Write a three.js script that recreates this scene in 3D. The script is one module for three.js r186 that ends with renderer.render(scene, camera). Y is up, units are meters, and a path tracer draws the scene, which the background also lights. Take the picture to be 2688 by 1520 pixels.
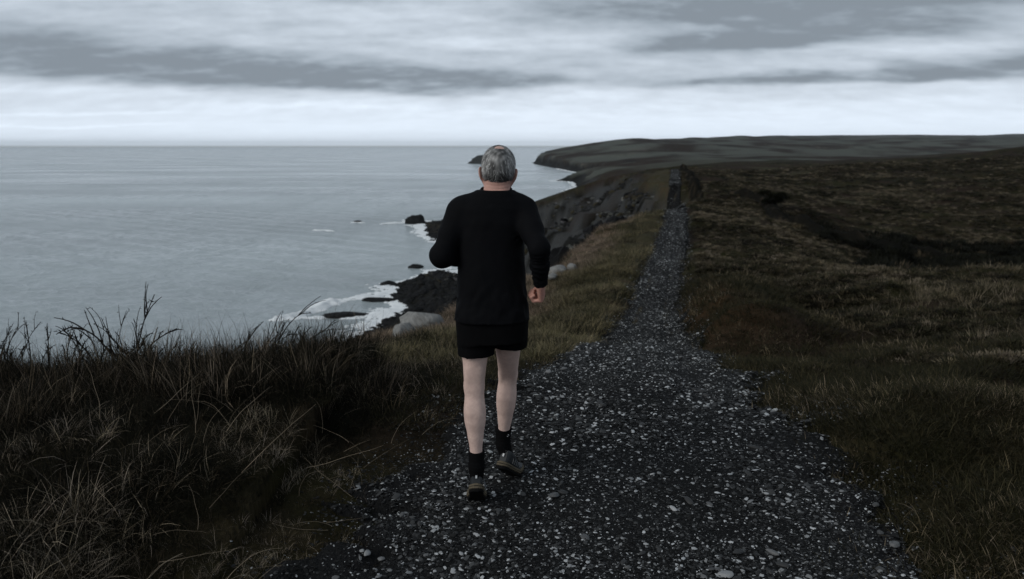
import * as THREE from 'three';
import { mergeGeometries } from 'three/addons/utils/BufferGeometryUtils.js';

// ------------------------------------------------------------------ random numbers and noise (seeded)
function mulberry(a) { return () => { a |= 0; a = a + 0x6D2B79F5 | 0; let t = Math.imul(a ^ a >>> 15, 1 | a); t = t + Math.imul(t ^ t >>> 7, 61 | t) ^ t; return ((t ^ t >>> 14) >>> 0) / 4294967296; }; }
const PERM = new Uint8Array(512), GRX = new Float64Array(256), GRY = new Float64Array(256);
{ const r = mulberry(7), p = [...Array(256).keys()]; for (let i = 255; i > 0; i--) { const j = Math.floor(r() * (i + 1)); [p[i], p[j]] = [p[j], p[i]]; } for (let i = 0; i < 512; i++) PERM[i] = p[i & 255]; for (let i = 0; i < 256; i++) { const a = r() * Math.PI * 2; GRX[i] = Math.cos(a); GRY[i] = Math.sin(a); } }
const fade = (t) => t * t * t * (t * (t * 6 - 15) + 10);
function noise(x, y) {                       // 2-D gradient noise, about -0.7 to 0.7
  const xi = Math.floor(x), yi = Math.floor(y), xf = x - xi, yf = y - yi, X = xi & 255, Y = yi & 255, u = fade(xf), v = fade(yf);
  const a = PERM[PERM[X] + Y], b = PERM[PERM[X + 1] + Y], c = PERM[PERM[X] + Y + 1], d = PERM[PERM[X + 1] + Y + 1];
  const n0 = GRX[a] * xf + GRY[a] * yf, n1 = GRX[b] * (xf - 1) + GRY[b] * yf, n2 = GRX[c] * xf + GRY[c] * (yf - 1), n3 = GRX[d] * (xf - 1) + GRY[d] * (yf - 1);
  return n0 + (n1 - n0) * u + (n2 - n0 + (n0 - n1 - n2 + n3) * u) * v;
}
function fbm(x, y, oct = 4, gain = 0.5) { let s = 0, a = 1, n = 0; for (let i = 0; i < oct; i++) { s += a * noise(x, y); n += a; a *= gain; const t = x * 1.94 + y * 0.36 + 17.3; y = y * 1.94 - x * 0.36 + 9.1; x = t; } return s / n * 1.6; }
function noise3(x, y, z) { const a = noise(x + z * 0.71, y - z * 0.53 + 11.3), b = noise(y + x * 0.31 + 37.1, z - x * 0.47), c = noise(z + 5.7 - y * 0.43, x + y * 0.29 + 71.9); return (a + b + c) * 0.75; }
const clamp = (x, a = 0, b = 1) => Math.min(b, Math.max(a, x)), lerp = (a, b, t) => a + (b - a) * t;
const sstep = (a, b, x) => { const t = clamp((x - a) / (b - a)); return t * t * (3 - 2 * t); };
const lin = (c) => c <= 0.04045 ? c / 12.92 : Math.pow((c + 0.055) / 1.055, 2.4);

// ------------------------------------------------------------------ camera, sky, sun, exposure
const EYE = 1.72, SEA = EYE - 38;
const scene = new THREE.Scene();
const camera = new THREE.PerspectiveCamera(42, 2688 / 1520, 0.1, 90000);
camera.position.set(0, EYE, 0);
camera.rotation.set(-10.78 * Math.PI / 180, 0, 0);
camera.focus = 3.75; camera.userData.fStop = 3.2;
const renderer = new THREE.WebGLRenderer({ antialias: true });
renderer.toneMapping = THREE.LinearToneMapping;
renderer.toneMappingExposure = 1.13;
renderer.shadowMap.enabled = true;

const SW = 4096, SH = 2048;
function makeSky() {                          // low winter overcast: layered stratocumulus, brightest towards the horizon
  const data = new Float32Array(SW * SH * 4);
  // cloud banks: azimuth (deg, 0 ahead, + right), elevation (deg), half width, half height, change of brightness
  const banks = [[-27, 4.9, 15, 1.25, -0.17], [-10, 4.5, 13, 1.1, -0.17], [-36, 6.6, 9, 1.3, -0.12], [-19, 6.0, 12, 0.9, -0.06], [2, 4.9, 9, 0.5, -0.06],
    [13, 9.2, 12, 1.5, -0.13], [30, 9.4, 15, 1.9, -0.14], [15, 7.0, 8, 0.9, -0.15], [23, 7.4, 9, 0.9, -0.1], [36, 4.9, 8, 0.75, -0.19], [23, 4.5, 12, 0.55, -0.14], [14, 4.5, 8, 0.3, -0.05],
    [-17, 11.0, 7, 0.9, -0.12], [-36, 10.6, 9, 1.1, -0.1], [3, 11.2, 6, 0.9, -0.08],
    [-11, 9.3, 10, 1.3, 0.04], [-25, 8.6, 8, 0.9, 0.02], [1, 7.3, 8, 0.7, 0.06], [30, 6.1, 10, 0.6, 0.07], [-30, 3.5, 9, 0.35, 0.05], [-14, 2.7, 10, 0.3, 0.04], [-29, 2.1, 6, 0.14, 0.06], [-30, 1.3, 6, 0.1, 0.06],
    [4, 3.5, 6, 0.5, 0.05], [-34, 2.4, 14, 1.6, -0.04], [70, 7, 14, 1.5, -0.13], [-75, 6, 16, 1.4, -0.13], [62, 4.4, 14, 0.8, -0.14], [-62, 9.5, 13, 1.6, -0.1]];
  let below = 0;
  for (let j = SH / 2; j < SH; j++) {
    const e = ((j + 0.5) / SH - 0.5) * 180, sy = Math.sin(e * Math.PI / 180), cy = Math.cos(e * Math.PI / 180);
    for (let i = 0; i < SW; i++) {
      const phi = ((i + 0.5) / SW - 0.5) * 2 * Math.PI, dx = Math.cos(phi) * cy, dz = Math.sin(phi) * cy;
      let az = Math.atan2(dx, -dz) * 180 / Math.PI;
      // the cloud layer seen in perspective
      const t = 1 / (sy + 0.085), X = dx * t, Z = dz * t;
      let L = 0, S = 0;
      const cx = dx / cy * 6, cz = dz / cy * 6;
      const n1 = fbm(X * 0.55 + 3.1, Z * 0.9 + 1.7, 4, 0.5), n3 = fbm(cx * 1.7 + 2, cz * 1.7 + e * 1.15 + 5, 5, 0.6), n2 = fbm(X * 1.9 + 13, Z * 3.2 + 5, 5, 0.62);
      if (e < 22) {
        const wa = az + 5 * fbm(cx * 0.8 + 40, cz * 0.8 + e * 0.35, 3), we = e + 0.55 * fbm(cx * 1.1 + 7, cz * 1.1 + e * 0.5 + 20, 4, 0.55) + 0.16 * fbm(cx * 4 + 3, cz * 4 + e * 1.8, 4, 0.6);
        for (const [a, b, ha, hb, k] of banks) {
          const p = (wa - a) / ha; if (p > 2.2 || p < -2.2) continue;
          let q = (we - b) / hb; if (q < 0) q *= 1.35;          // flat, sharper undersides
          const d2 = p * p * p * p * 0.5 + p * p * 0.5 + q * q; if (d2 > 6) continue;
          if (k < 0) S -= k / 0.15 * Math.exp(-d2 * 1.1); else L += k * Math.exp(-d2 * 1.1);
        }
        const crisp = 0.6 * n3 + 0.3 * n2; L -= 0.225 * (0.35 * clamp(S, 0, 1.3) + 0.65 * sstep(0.1, 1.1, S + crisp * (0.5 + S))) * (1 + 0.75 * fbm(cx * 2.6 + 31, cz * 2.6 + e * 1.6, 4, 0.6)); L *= 1 - sstep(13, 22, e);
      }
      const base = lerp(0.94, 0.752, sstep(0.6, 6.5, e)) - 0.035 * sstep(8, 11, e) - 0.185 * sstep(10, 34, e);
      const rim = -0.01 * Math.exp(-e / 0.5);
      const v = clamp(base + rim + L + n1 * lerp(0.02, 0.07, sstep(3, 12, e)) + n2 * lerp(0.022, 0.06, sstep(2, 8, e)) + n3 * 0.075 * sstep(0.8, 5, e) + fbm(cx * 5 + 9, cz * 5 + e * 2.2, 4, 0.6) * 0.045 * sstep(0.5, 3, e), 0.5, 0.975);
      const lv = lin(v), w = sstep(0.55, 0.85, v), o = (j * SW + i) * 4;
      data[o] = lv * lerp(0.85, 0.895, w); data[o + 1] = lv; data[o + 2] = lv * lerp(1.16, 1.125, w); data[o + 3] = 1;
      if (j === SH / 2 + 4) below += lv / SW;
    }
  }
  for (let k = 0; k < SW * SH / 2; k++) { data[k * 4] = below * 0.4; data[k * 4 + 1] = below * 0.42; data[k * 4 + 2] = below * 0.44; data[k * 4 + 3] = 1; }
  const t = new THREE.DataTexture(data, SW, SH, THREE.RGBAFormat, THREE.FloatType);
  t.mapping = THREE.EquirectangularReflectionMapping; t.magFilter = THREE.LinearFilter; t.minFilter = THREE.LinearFilter; t.needsUpdate = true;
  return t;
}
const sky = makeSky();
scene.background = sky; scene.environment = sky;
const sun = new THREE.DirectionalLight(new THREE.Color(1, 0.975, 0.92), 1.35);
sun.position.set(-58, 44, 36); sun.target.position.set(0, 0, -4);
sun.castShadow = true; sun.shadow.radius = 70; sun.shadow.mapSize.set(2048, 2048);
Object.assign(sun.shadow.camera, { left: -60, right: 60, top: 60, bottom: -60, near: 1, far: 200 });
scene.add(sun, sun.target);
scene.fog = new THREE.FogExp2(new THREE.Color(0.80, 0.88, 0.95), 0.000035);

// ------------------------------------------------------------------ helpers for things, parts and the setting
const taken = {};
function numbered(n) { const k = taken[n] = (taken[n] ?? -1) + 1; return k ? `${n}_${String(k).padStart(3, '0')}` : n; }
function tag(o, label, category, group) { o.userData.label = label; o.userData.category = category; if (group) o.userData.group = group; return o; }
function mesh(name, geometry, material, parent) { const m = new THREE.Mesh(geometry, material); m.name = parent ? name : numbered(name); m.castShadow = m.receiveShadow = true; (parent ?? scene).add(m); return m; }
function structure(name, geometry, material, label) { const m = mesh(name, geometry, material); m.userData.kind = 'structure'; if (label) m.userData.label = label; return m; }
function thing(name, label, category, at = [0, 0, 0], group) { const g = new THREE.Group(); g.name = numbered(name); g.position.set(...at); scene.add(g); return tag(g, label, category, group); }
function geo(pos, idx, extra = {}) {
  const g = new THREE.BufferGeometry(); g.setAttribute('position', new THREE.BufferAttribute(pos instanceof Float32Array ? pos : new Float32Array(pos), 3));
  if (extra.color) g.setAttribute('color', new THREE.BufferAttribute(extra.color instanceof Float32Array ? extra.color : new Float32Array(extra.color), 3));
  if (extra.uv) g.setAttribute('uv', new THREE.BufferAttribute(extra.uv instanceof Float32Array ? extra.uv : new Float32Array(extra.uv), 2));
  if (idx) g.setIndex(idx instanceof Uint32Array ? new THREE.BufferAttribute(idx, 1) : idx);
  if (extra.normal) g.setAttribute('normal', new THREE.BufferAttribute(extra.normal, 3)); else g.computeVertexNormals();
  return g;
}
function noiseTexture(size, f, srgb = false) {                     // f(u, v) -> [r, g, b] 0..1
  const d = new Uint8Array(size * size * 4);
  for (let j = 0; j < size; j++) for (let i = 0; i < size; i++) { const c = f(i / size, j / size), o = (j * size + i) * 4; d[o] = clamp(c[0]) * 255; d[o + 1] = clamp(c[1]) * 255; d[o + 2] = clamp(c[2]) * 255; d[o + 3] = 255; }
  const t = new THREE.DataTexture(d, size, size); t.wrapS = t.wrapT = THREE.RepeatWrapping; t.magFilter = THREE.LinearFilter; t.minFilter = THREE.LinearMipmapLinearFilter; t.generateMipmaps = true; if (srgb) t.colorSpace = THREE.SRGBColorSpace; t.needsUpdate = true; return t;
}
function tileNoise(u, v, per, oct = 4, seed = 0) {                 // noise that repeats over 0..1
  let s = 0, a = 1, n = 0;
  for (let o = 0; o < oct; o++) {
    const x = u * per, y = v * per, bx = sstep(0, 1, u), f = (p, q) => noise(p + seed * 13.7 + o * 31, q + seed * 7.3 + o * 17);
    const wu = u, wv = v;
    s += a * ((f(x, y) * (1 - wu) + f(x - per, y) * wu) * (1 - wv) + (f(x, y - per) * (1 - wu) + f(x - per, y - per) * wu) * wv); n += a; a *= 0.55; per *= 2;
  }
  return s / n * 1.9;
}
const CTRL = [[0.99,-0.07,-5.7],[1.22,-0.25,-6.9],[1.72,-0.73,-9.5],[2.94,-1.42,-15.5],[4.68,-1.69,-23],[7.67,-2.46,-36],[9.72,-2.55,-45],[15.45,-2.84,-72],[40.54,-4.42,-190],[-2.37,-0.21,-6.3],[-3.78,-0.07,-5.8],[-4.49,-0.04,-5.7],[-5.25,-1.09,-8],[-4.12,-1.24,-8.4],[-2.98,-1.36,-9.2],[-1.18,-0.53,-7.5],[0.05,-0.44,-7.7],[-3.12,-1.58,-11],[-2.65,-2.62,-17],[-0.94,-2.55,-20],[1.5,-2.52,-25],[3.17,-2.7,-31],[5.55,-2.71,-40],[9.61,-2.63,-55],[16.6,-3.05,-90],[27.54,-2.74,-150],[30.89,-2.85,-190],[18.27,-9.45,-215],[7.22,-17.9,-262],[-15.91,-30.82,-345],[-36.8,-34.93,-372],[25.51,-7.49,-230],[2.58,-0.5,-7.7],[3.79,-0.45,-7.6],[4.9,-0.4,-7.4],[2.36,-0.76,-9.6],[3.23,-0.81,-10.6],[4.46,-0.82,-11.6],[3.73,-1.16,-13.5],[5.13,-1.44,-17],[5.86,-1.35,-16.5],[6.93,-1.18,-17],[8.93,-1.06,-16.5],[10.62,-0.84,-15.5],[5.42,-0.86,-12.4],[7.07,-0.64,-10.8],[10.58,-2.38,-26],[13.59,-3.13,-25],[16.56,-3.14,-24],[7.08,-2.28,-27],[10.13,-2.4,-34],[18.18,-3.69,-45],[20.39,-4.27,-42],[24.27,-5.07,-45],[30.07,-4.92,-44],[11.95,-2.64,-46],[15.41,-2.94,-52],[19.14,-3.34,-54],[21.25,-3.22,-72],[19.93,-3.22,-78],[36.01,-4.45,-90],[45.48,-4.8,-95],[58.26,-4.11,-110],[60.32,-3.81,-95],[63.8,-3.81,-95],[44.77,-4.25,-140],[59.33,-3.52,-140],[79.1,-2.74,-150],[99.71,-1.49,-165],[120.2,0.34,-180],[135.4,1.24,-185],[73.32,-4.29,-230],[97.21,-3.58,-230],[110.08,-2.67,-220],[115.56,-1.25,-200],[62.59,-5.07,-260],[95.56,-4.73,-300],[135.16,-4.51,-320],[101.05,-7.96,-420],[159.31,-9.8,-500],[237.24,-8.78,-500],[315.15,-8.01,-500],[79.3,-10.77,-420],[66.5,-20.75,-600],[169.51,-13.48,-900],[239.61,-12.56,-900],[333.11,-12.56,-900],[473.28,-11.64,-900],[601.71,-10.72,-900],[311.79,-6.96,-1300],[517.27,-7.62,-1400],[734.93,-6.2,-1400],[934.17,-3.34,-1400],[211.8,-2.17,-1500],[142.03,-12.12,-1500],[273.82,2.41,-1500],[68.51,-15.92,-1640],[132.78,-4.35,-1680],[222.14,8.55,-1700],[282.8,15.85,-1750],[405.44,13.21,-1900],[534.88,17.62,-2100],[759.64,29.62,-2400],[884.09,23.54,-2400],[1070.42,21.1,-2400],[1256.46,22.32,-2400],[1463.51,26.98,-2500],[1663.49,29.52,-2500],[1954.39,28.25,-2500],[1076.37,37.8,-3400],[2256.11,39.92,-3600],[286.37,-9.0,-2600],[14.94,-37.14,-2300]];
const COAST = [[-48,600],[-44,200],[-42,20],[-41,-3],[-38.5,-10],[-34.5,-19],[-32.5,-24.4],[-27.6,-33.4],[-22.4,-48.4],[-17.5,-63.4],[-13,-82],[-15,-100],[-24,-114],[-37.8,-127.3],[-35.8,-134.7],[-32.4,-142.4],[-29.5,-152.3],[-28.3,-159.4],[-23.9,-175.8],[-30.4,-186.7],[-29.7,-195.7],[-33.7,-204.3],[-28.3,-213.7],[-21.5,-229.8],[-8,-207],[4,-197],[14,-206],[16,-226],[8,-246],[-5,-262],[-20,-285],[-35,-315],[-44.6,-371.7],[-53.2,-379.6],[-50,-388],[-38,-386],[-16,-378],[6,-388],[22,-430],[40,-600],[61.0,-717.2],[64.8,-812.6],[45.9,-840.5],[76.1,-925.2],[107.2,-1014.5],[90.6,-1140.1],[78.2,-1278.3],[48.2,-1612.9],[46.4,-1766.8],[70,-1950],[200,-2500],[500,-3600],[1200,-5200],[9000,-5600]];
const TRACK = [[0.3,0.0,4.0,1.15],[0.33,0,0,1.15],[0.47,0.0,-2.79,1.2],[0.56,0.0,-3.3,1.15],[0.65,0.0,-3.99,1.06],[0.78,0.0,-4.62,0.99],[0.99,-0.07,-5.7,0.88],[1.22,-0.25,-6.9,0.8],[1.73,-0.73,-9.5,0.66],[2.96,-1.42,-15.5,0.52],[4.68,-1.69,-23,0.56],[7.67,-2.46,-36,0.62],[9.74,-2.55,-45,0.62],[15.49,-2.84,-72,0.62],[40.54,-4.42,-190,0.65]];
const BANK = [[37.64,-4.65,-170],[27.2,-3.9,-115],[19.81,-3.22,-78],[20.66,-3.19,-70],[21.43,-3.11,-64],[19.88,-3.24,-57],[18.94,-3.45,-53],[18.18,-3.74,-45],[19.24,-4.07,-43],[20.39,-4.27,-42],[24.27,-5.07,-45],[26.86,-5.06,-44.5],[30.78,-5.03,-44]];
const WASH = [[[-40.9,-186.7,3.4],[-35.6,-190.8,3.4],[-30.8,-199.6,3.4]],[[-38.2,-165.2,1.6],[-32.2,-166.4,1.6],[-29.6,-167.2,1.6]],[[-32.3,-167.2,5.0],[-27.6,-171.8,5.0],[-23.8,-178.1,5.0]],[[-51.8,-162.9,1.2],[-47.1,-165.2,1.2],[-41.1,-166.0,1.2]],[[-81.1,-381.6,2.2],[-78.0,-381.6,2.2],[-75.2,-379.6,2.2]],[[-64.6,-373.6,2.4],[-57.3,-377.6,2.4],[-53.1,-381.6,2.4]],[[-52.0,-367.9,1.6],[-43.8,-364.2,1.6],[-33.8,-360.5,1.6]],[[-27.4,-215.7,3.0],[-24.2,-223.9,3.0],[-21.7,-231.3,3.0]],[[-127.5,-338.4,1.2],[-122.5,-336.8,1.2],[-120.4,-338.4,1.2]],[[-91.2,-346.6,1.2],[-86.2,-344.9,1.2],[-80.9,-341.6,1.2]]];
const BREAKER = [[-52.6,-163.3],[-49.0,-167.2],[-46.1,-175.3],[-44.6,-184.2]];

// ------------------------------------------------------------------ the lie of the land (heights in metres, y = 0 on the track by the camera)
const AS = 3.0;
const tp = (x, z) => { const r = Math.max(3.5, Math.hypot(x, z)); return [Math.log(r), AS * clamp(Math.atan2(x, -z), -0.85, 0.8), r]; };
const TPS = (() => {                                             // thin-plate surface through the surveyed points
  const pts = CTRL.map(([x, y, z]) => { const [a, b, r] = tp(x, z); return [a, b, (y - EYE) / r]; });
  for (let k = -4; k <= 4; k++) for (const r of [3.6, 4.7]) pts.push([Math.log(r), AS * 0.8 * k / 4, -EYE / r]);
  const n = pts.length, N = n + 3, A = Array.from({ length: N }, () => new Float64Array(N + 1));
  const ker = (d2) => d2 < 1e-12 ? 0 : 0.5 * d2 * Math.log(d2);
  for (let i = 0; i < n; i++) {
    for (let j = 0; j < n; j++) A[i][j] = ker((pts[i][0] - pts[j][0]) ** 2 + (pts[i][1] - pts[j][1]) ** 2);
    A[i][i] += 0.0015; A[i][n] = A[n][i] = 1; A[i][n + 1] = A[n + 1][i] = pts[i][0]; A[i][n + 2] = A[n + 2][i] = pts[i][1]; A[i][N] = pts[i][2];
  }
  for (let c = 0; c < N; c++) {
    let p = c; for (let r = c + 1; r < N; r++) if (Math.abs(A[r][c]) > Math.abs(A[p][c])) p = r;
    [A[c], A[p]] = [A[p], A[c]];
    for (let r = c + 1; r < N; r++) { const f = A[r][c] / A[c][c]; if (f) for (let k = c; k <= N; k++) A[r][k] -= f * A[c][k]; }
  }
  const w = new Float64Array(N);
  for (let r = N - 1; r >= 0; r--) { let s = A[r][N]; for (let k = r + 1; k < N; k++) s -= A[r][k] * w[k]; w[r] = s / A[r][r]; }
  return (a, b) => { let s = w[n] + w[n + 1] * a + w[n + 2] * b; for (let i = 0; i < n; i++) { const p = a - pts[i][0], q = b - pts[i][1]; s += w[i] * ker(p * p + q * q); } return s; };
})();
// the sheet is smooth, so it is tabulated once in (log distance, bearing) and read back
const TA = 260, TB = 170, T0 = Math.log(3.5), T1 = Math.log(9000), TT = new Float32Array(TA * TB);
for (let i = 0; i < TA; i++) for (let j = 0; j < TB; j++) TT[i * TB + j] = TPS(lerp(T0, T1, i / (TA - 1)), AS * lerp(-0.85, 0.8, j / (TB - 1)));
function moor(x, z) {
  const [a, b, r] = tp(x, z), fi = clamp((a - T0) / (T1 - T0) * (TA - 1), 0, TA - 1.001), fj = clamp((b / AS + 0.85) / 1.65 * (TB - 1), 0, TB - 1.001), i = Math.floor(fi), j = Math.floor(fj), u = fi - i, v = fj - j, o = i * TB + j;
  const s = (TT[o] * (1 - v) + TT[o + 1] * v) * (1 - u) + (TT[o + TB] * (1 - v) + TT[o + TB + 1] * v) * u;
  return lerp(0, EYE + s * r, sstep(4.2, 6.4, r));
}
// signed distance to the coast, + inland
function coastExact(x, z) {
  let best = 1e18, side = 1;
  for (let i = 0; i + 1 < COAST.length; i++) {
    const [x0, z0] = COAST[i], [x1, z1] = COAST[i + 1], ex = x1 - x0, ez = z1 - z0, t = clamp(((x - x0) * ex + (z - z0) * ez) / (ex * ex + ez * ez));
    const px = x - x0 - ex * t, pz = z - z0 - ez * t, d2 = px * px + pz * pz;
    if (d2 < best) best = d2;
  }
  let inside = false;                                            // polygon closed round the landward side
  const P = COAST, n = P.length;
  for (let i = 0, j = n; i <= n; j = i++) {
    const a = i === n ? [9000, 600] : P[i], b = j === n ? [9000, 600] : P[j];
    if ((a[1] > z) !== (b[1] > z) && x < (b[0] - a[0]) * (z - a[1]) / (b[1] - a[1]) + a[0]) inside = !inside;
  }
  return (inside ? 1 : -1) * Math.sqrt(best);
}
// near the camera the coast is far off and its distance smooth: read it from a table
const CG = { x0: -30, z0: -70, n: 90, m: 80, v: null };
function coastDistance(x, z) {
  const i = x - CG.x0, j = z - CG.z0; if (i < 0 || j < 0 || i >= CG.n - 1 || j >= CG.m - 1) return coastExact(x, z);
  if (!CG.v) { CG.v = new Float32Array(CG.n * CG.m); for (let b = 0; b < CG.m; b++) for (let a = 0; a < CG.n; a++) CG.v[b * CG.n + a] = coastExact(CG.x0 + a, CG.z0 + b); }
  const a = Math.floor(i), b = Math.floor(j), u = i - a, w = j - b, o = b * CG.n + a;
  return (CG.v[o] * (1 - u) + CG.v[o + 1] * u) * (1 - w) + (CG.v[o + CG.n] * (1 - u) + CG.v[o + CG.n + 1] * u) * w;
}
// the gravel track: [x, y, z, half width] from behind the camera to the brow
const trackCurve = new THREE.CatmullRomCurve3(TRACK.map((p) => new THREE.Vector3(p[0], p[1], p[2])), false, 'centripetal');
const TS = trackCurve.getPoints(700);
function trackAt(z) {                                            // centre x and half width for a given z
  let lo = 0, hi = TS.length - 1; if (z > TS[0].z) return [TS[0].x, 1.15]; if (z < TS[hi].z) return [TS[hi].x, 0];
  while (hi - lo > 1) { const m = (lo + hi) >> 1; if (TS[m].z > z) lo = m; else hi = m; }
  const t = (TS[lo].z - z) / (TS[lo].z - TS[hi].z + 1e-9), x = lerp(TS[lo].x, TS[hi].x, t);
  let k = 0; while (k < TRACK.length - 2 && TRACK[k + 1][2] > z) k++;
  return [x, lerp(TRACK[k][3], TRACK[k + 1][3], clamp((TRACK[k][2] - z) / (TRACK[k][2] - TRACK[k + 1][2])))];
}
function bankDistance(x, z) {
  let best = 1e9;
  for (let i = 0; i + 1 < BANK.length; i++) { const [x0, , z0] = BANK[i], [x1, , z1] = BANK[i + 1], ex = x1 - x0, ez = z1 - z0, t = clamp(((x - x0) * ex + (z - z0) * ez) / (ex * ex + ez * ez)); best = Math.min(best, Math.hypot(x - x0 - ex * t, z - z0 - ez * t)); }
  return best;
}
const smin = (a, b, k) => { const h = clamp(0.5 + 0.5 * (b - a) / k); return lerp(b, a, h) - k * h * (1 - h); };
const LUMPS = [[0.22, 0.022], [0.45, 0.045], [0.95, 0.085], [2.1, 0.17], [4.6, 0.36], [10, 0.62], [22, 0.8], [50, 1.1], [120, 4.5], [260, 6.5]];
const info = { cliff: 0, off: 0, D: 0 };
function land(x, z, step) {                                      // step: sampling distance, so that lumps finer than the sheet are left to the plants
  const r = Math.hypot(x, z); step ??= 0.0135 * r;
  let h = moor(x, z);
  let D = coastDistance(x, z);
  const [tx, hw] = trackAt(z), off = hw > 0 ? Math.abs(x - tx) / Math.max(hw, 0.3) : 9;
  const calm = hw > 0 ? sstep(0.8, 1.9, off) : 1, edge = sstep(45, 8, D);
  let lump = 0;
  for (const [w, a] of LUMPS) { if (w < step * 3.2) continue; if (w > 8 && r < w * 3.2) break; lump += a * fbm(x / w + w, z / w - w, 2) ; }
  if (r > 7 || Math.abs(x) > 1.2) h += lump * (0.04 + 0.96 * calm) * sstep(2.2, 6, r + Math.abs(x));
  // a cut bank of bare earth on the inland side of the track
  if (r > 8 && r < 21) { const sd = x - tx; h += 0.36 * sstep(0.5, 1.3, sd) * (1 - sstep(1.7, 2.8, sd)) * sstep(8.6, 11, r) * (1 - sstep(15, 19, r)); }
  if (hw > 0) h -= 0.07 * (1 - sstep(0.95, 1.5, off)) + (r > 9 ? 0.14 * (1 - sstep(0.9, 2.2, off)) : 0);
  // cliff: rock platform, then a steep face
  const rough = r > 60 ? 1 : 0.5;
  const Dn = D + rough * (5 * fbm(x / 34 + 5, z / 34, 3) + 2.2 * fbm(x / 9, z / 9 + 3, 3));
  const Dn2 = r > 600 ? 22 * fbm(x / 110 + 2, z / 110, 4, 0.6) : 0;
  const k = lerp(2.4, 1.75, sstep(40, 75, r)) - 1.0 * sstep(95, 145, r) + 0.65 * sstep(150, 190, r) - 0.65 * sstep(235, 300, r) + 1.0 * sstep(650, 900, r), wp = lerp(17, 20, sstep(40, 75, r)) - 7 * sstep(240, 320, r);
  const cap0 = D < 0 ? SEA + D * 0.25 : SEA + 0.2 + Math.min(D, 6) * 0.12 + 6 * sstep(0, wp * 1.5, Math.max(0, Dn)) + Math.max(0, Dn + Dn2 - wp) * k + (r > 600 ? 7 * Math.abs(fbm(x / 45, z / 45, 3)) * sstep(0, 30, D) : 0) + (r > 60 ? (2.2 * Math.abs(fbm(x / 11 + z / 25, z / 11, 5, 0.62)) + (r < 300 ? 0.9 * Math.abs(fbm(x / 4 + 9, z / 6, 3)) : 0)) : 0.5 * fbm(x / 3, z / 3, 3)) * sstep(0, 8, D);
  const strata = 0.9 * (Math.abs(((cap0 + 2.5 * fbm(x / 30, z / 30 + 7, 2)) / 3.4 % 1 + 1) % 1 - 0.5) - 0.25) * 3.4 * sstep(10, 20, D) * sstep(55, 80, r) * (1 - sstep(260, 400, r)), cap = cap0 + strata;
  const hh = smin(h, cap, r > 60 ? 3 : 1.2);
  info.cliff = sstep(0.3, 3.5, h - hh); info.off = off; info.D = D; info.sd = x - tx; info.calm = calm;
  return hh;
}
const groundY = (x, z) => land(x, z, 0.03);

// ------------------------------------------------------------------ terrain sheet: fine near, coarse far, all round
const C = { olive: [0.028, 0.027, 0.0115], straw: [0.085, 0.063, 0.039], heath: [0.034, 0.024, 0.0175], dark: [0.0075, 0.0068, 0.005], rock: [0.056, 0.058, 0.059], pale: [0.14, 0.14, 0.137], earth: [0.052, 0.031, 0.015], hazyMoor: [0.105, 0.112, 0.095] };
const mix3 = (a, b, t) => [lerp(a[0], b[0], t), lerp(a[1], b[1], t), lerp(a[2], b[2], t)];
function groundColour(x, z, r) {
  const big = fbm(x / 26 + 8, z / 26, 3), mid = fbm(x / 5.5 + 3, z / 5.5 + 9, 4, 0.6), fine = fbm(x / 0.9, z / 0.9, 3, 0.6);
  const s = r > 60 ? fbm(x / 14 + 30, z / 60, 4, 0.6) : 0;
  let c = mix3(C.heath, C.olive, sstep(-0.25, 0.3, mid + big * 0.5));
  c = mix3(c, [0.062, 0.058, 0.034], 0.75 * sstep(0.12, 0.4, fbm(x / 9 + 70, z / 14, 3, 0.55)));
  c = mix3(c, C.dark, 0.8 * sstep(0.05, 0.45, fbm(x / 3.1 + 50, z / 3.1 + 2, 4, 0.6) + 0.5 * big - (r < 60 ? 0 : 0.05)));
  c = mix3(c, C.straw, 0.7 * sstep(0.15, 0.55, fine * 0.6 + mid * 0.45 + s * 0.7));
  if (r > 200) { const f = sstep(250, 700, r); c = mix3(c, mix3(C.hazyMoor, C.heath, sstep(-0.2, 0.3, fbm(x / 90, z / 160, 3))), f); c = mix3(c, [0.16, 0.155, 0.13], 0.45 * f * sstep(0.15, 0.5, fbm(x / 40 + 3, z / 120, 5, 0.62))); c = mix3(c, C.dark, 0.6 * f * sstep(0.2, 0.5, fbm(x / 60 + 13, z / 200 + 7, 4, 0.6))); }  // far land lightened with distance, haze mixed into its colour
  const sd = info.sd;
  if (sd < 0 && sd > -7 && r > 7 && r < 160) c = mix3(c, mix3([0.07, 0.064, 0.036], C.straw, sstep(-0.1, 0.5, fine + mid * 0.6)), 0.7 * sstep(-7, -3.5, sd + mid * 2));   // grazed verge on the seaward side
  if (r > 8 && r < 20 && sd > 0.35 && sd < 2.4) c = mix3(c, C.earth, 0.85 * sstep(0.4, 0.7, sd) * (1 - sstep(1.1, 1.9, sd + mid)) * sstep(8.8, 11, r) * (1 - sstep(14, 18, r)));
  if (info.cliff > 0) {
    const st = fbm(x / 11 + z / 22, z / 5, 4, 0.6), g = fbm(x / 17 + 9, z / 17, 4, 0.6);
    let k = mix3(C.rock, C.dark, sstep(-0.1, 0.35, st)); k = mix3(k, C.pale, 0.5 * sstep(0.35, 0.7, fbm(x / 4, z / 9 + 4, 3)));
    if (info.D > 14) k = mix3(k, C.heath, 0.6 * sstep(0.0, 0.4, g));
    if (info.D < 22) k = mix3(k, C.dark, 0.75 * sstep(22, 12, info.D));
    c = mix3(c, k, info.cliff);
  }
  return c;
}
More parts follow.
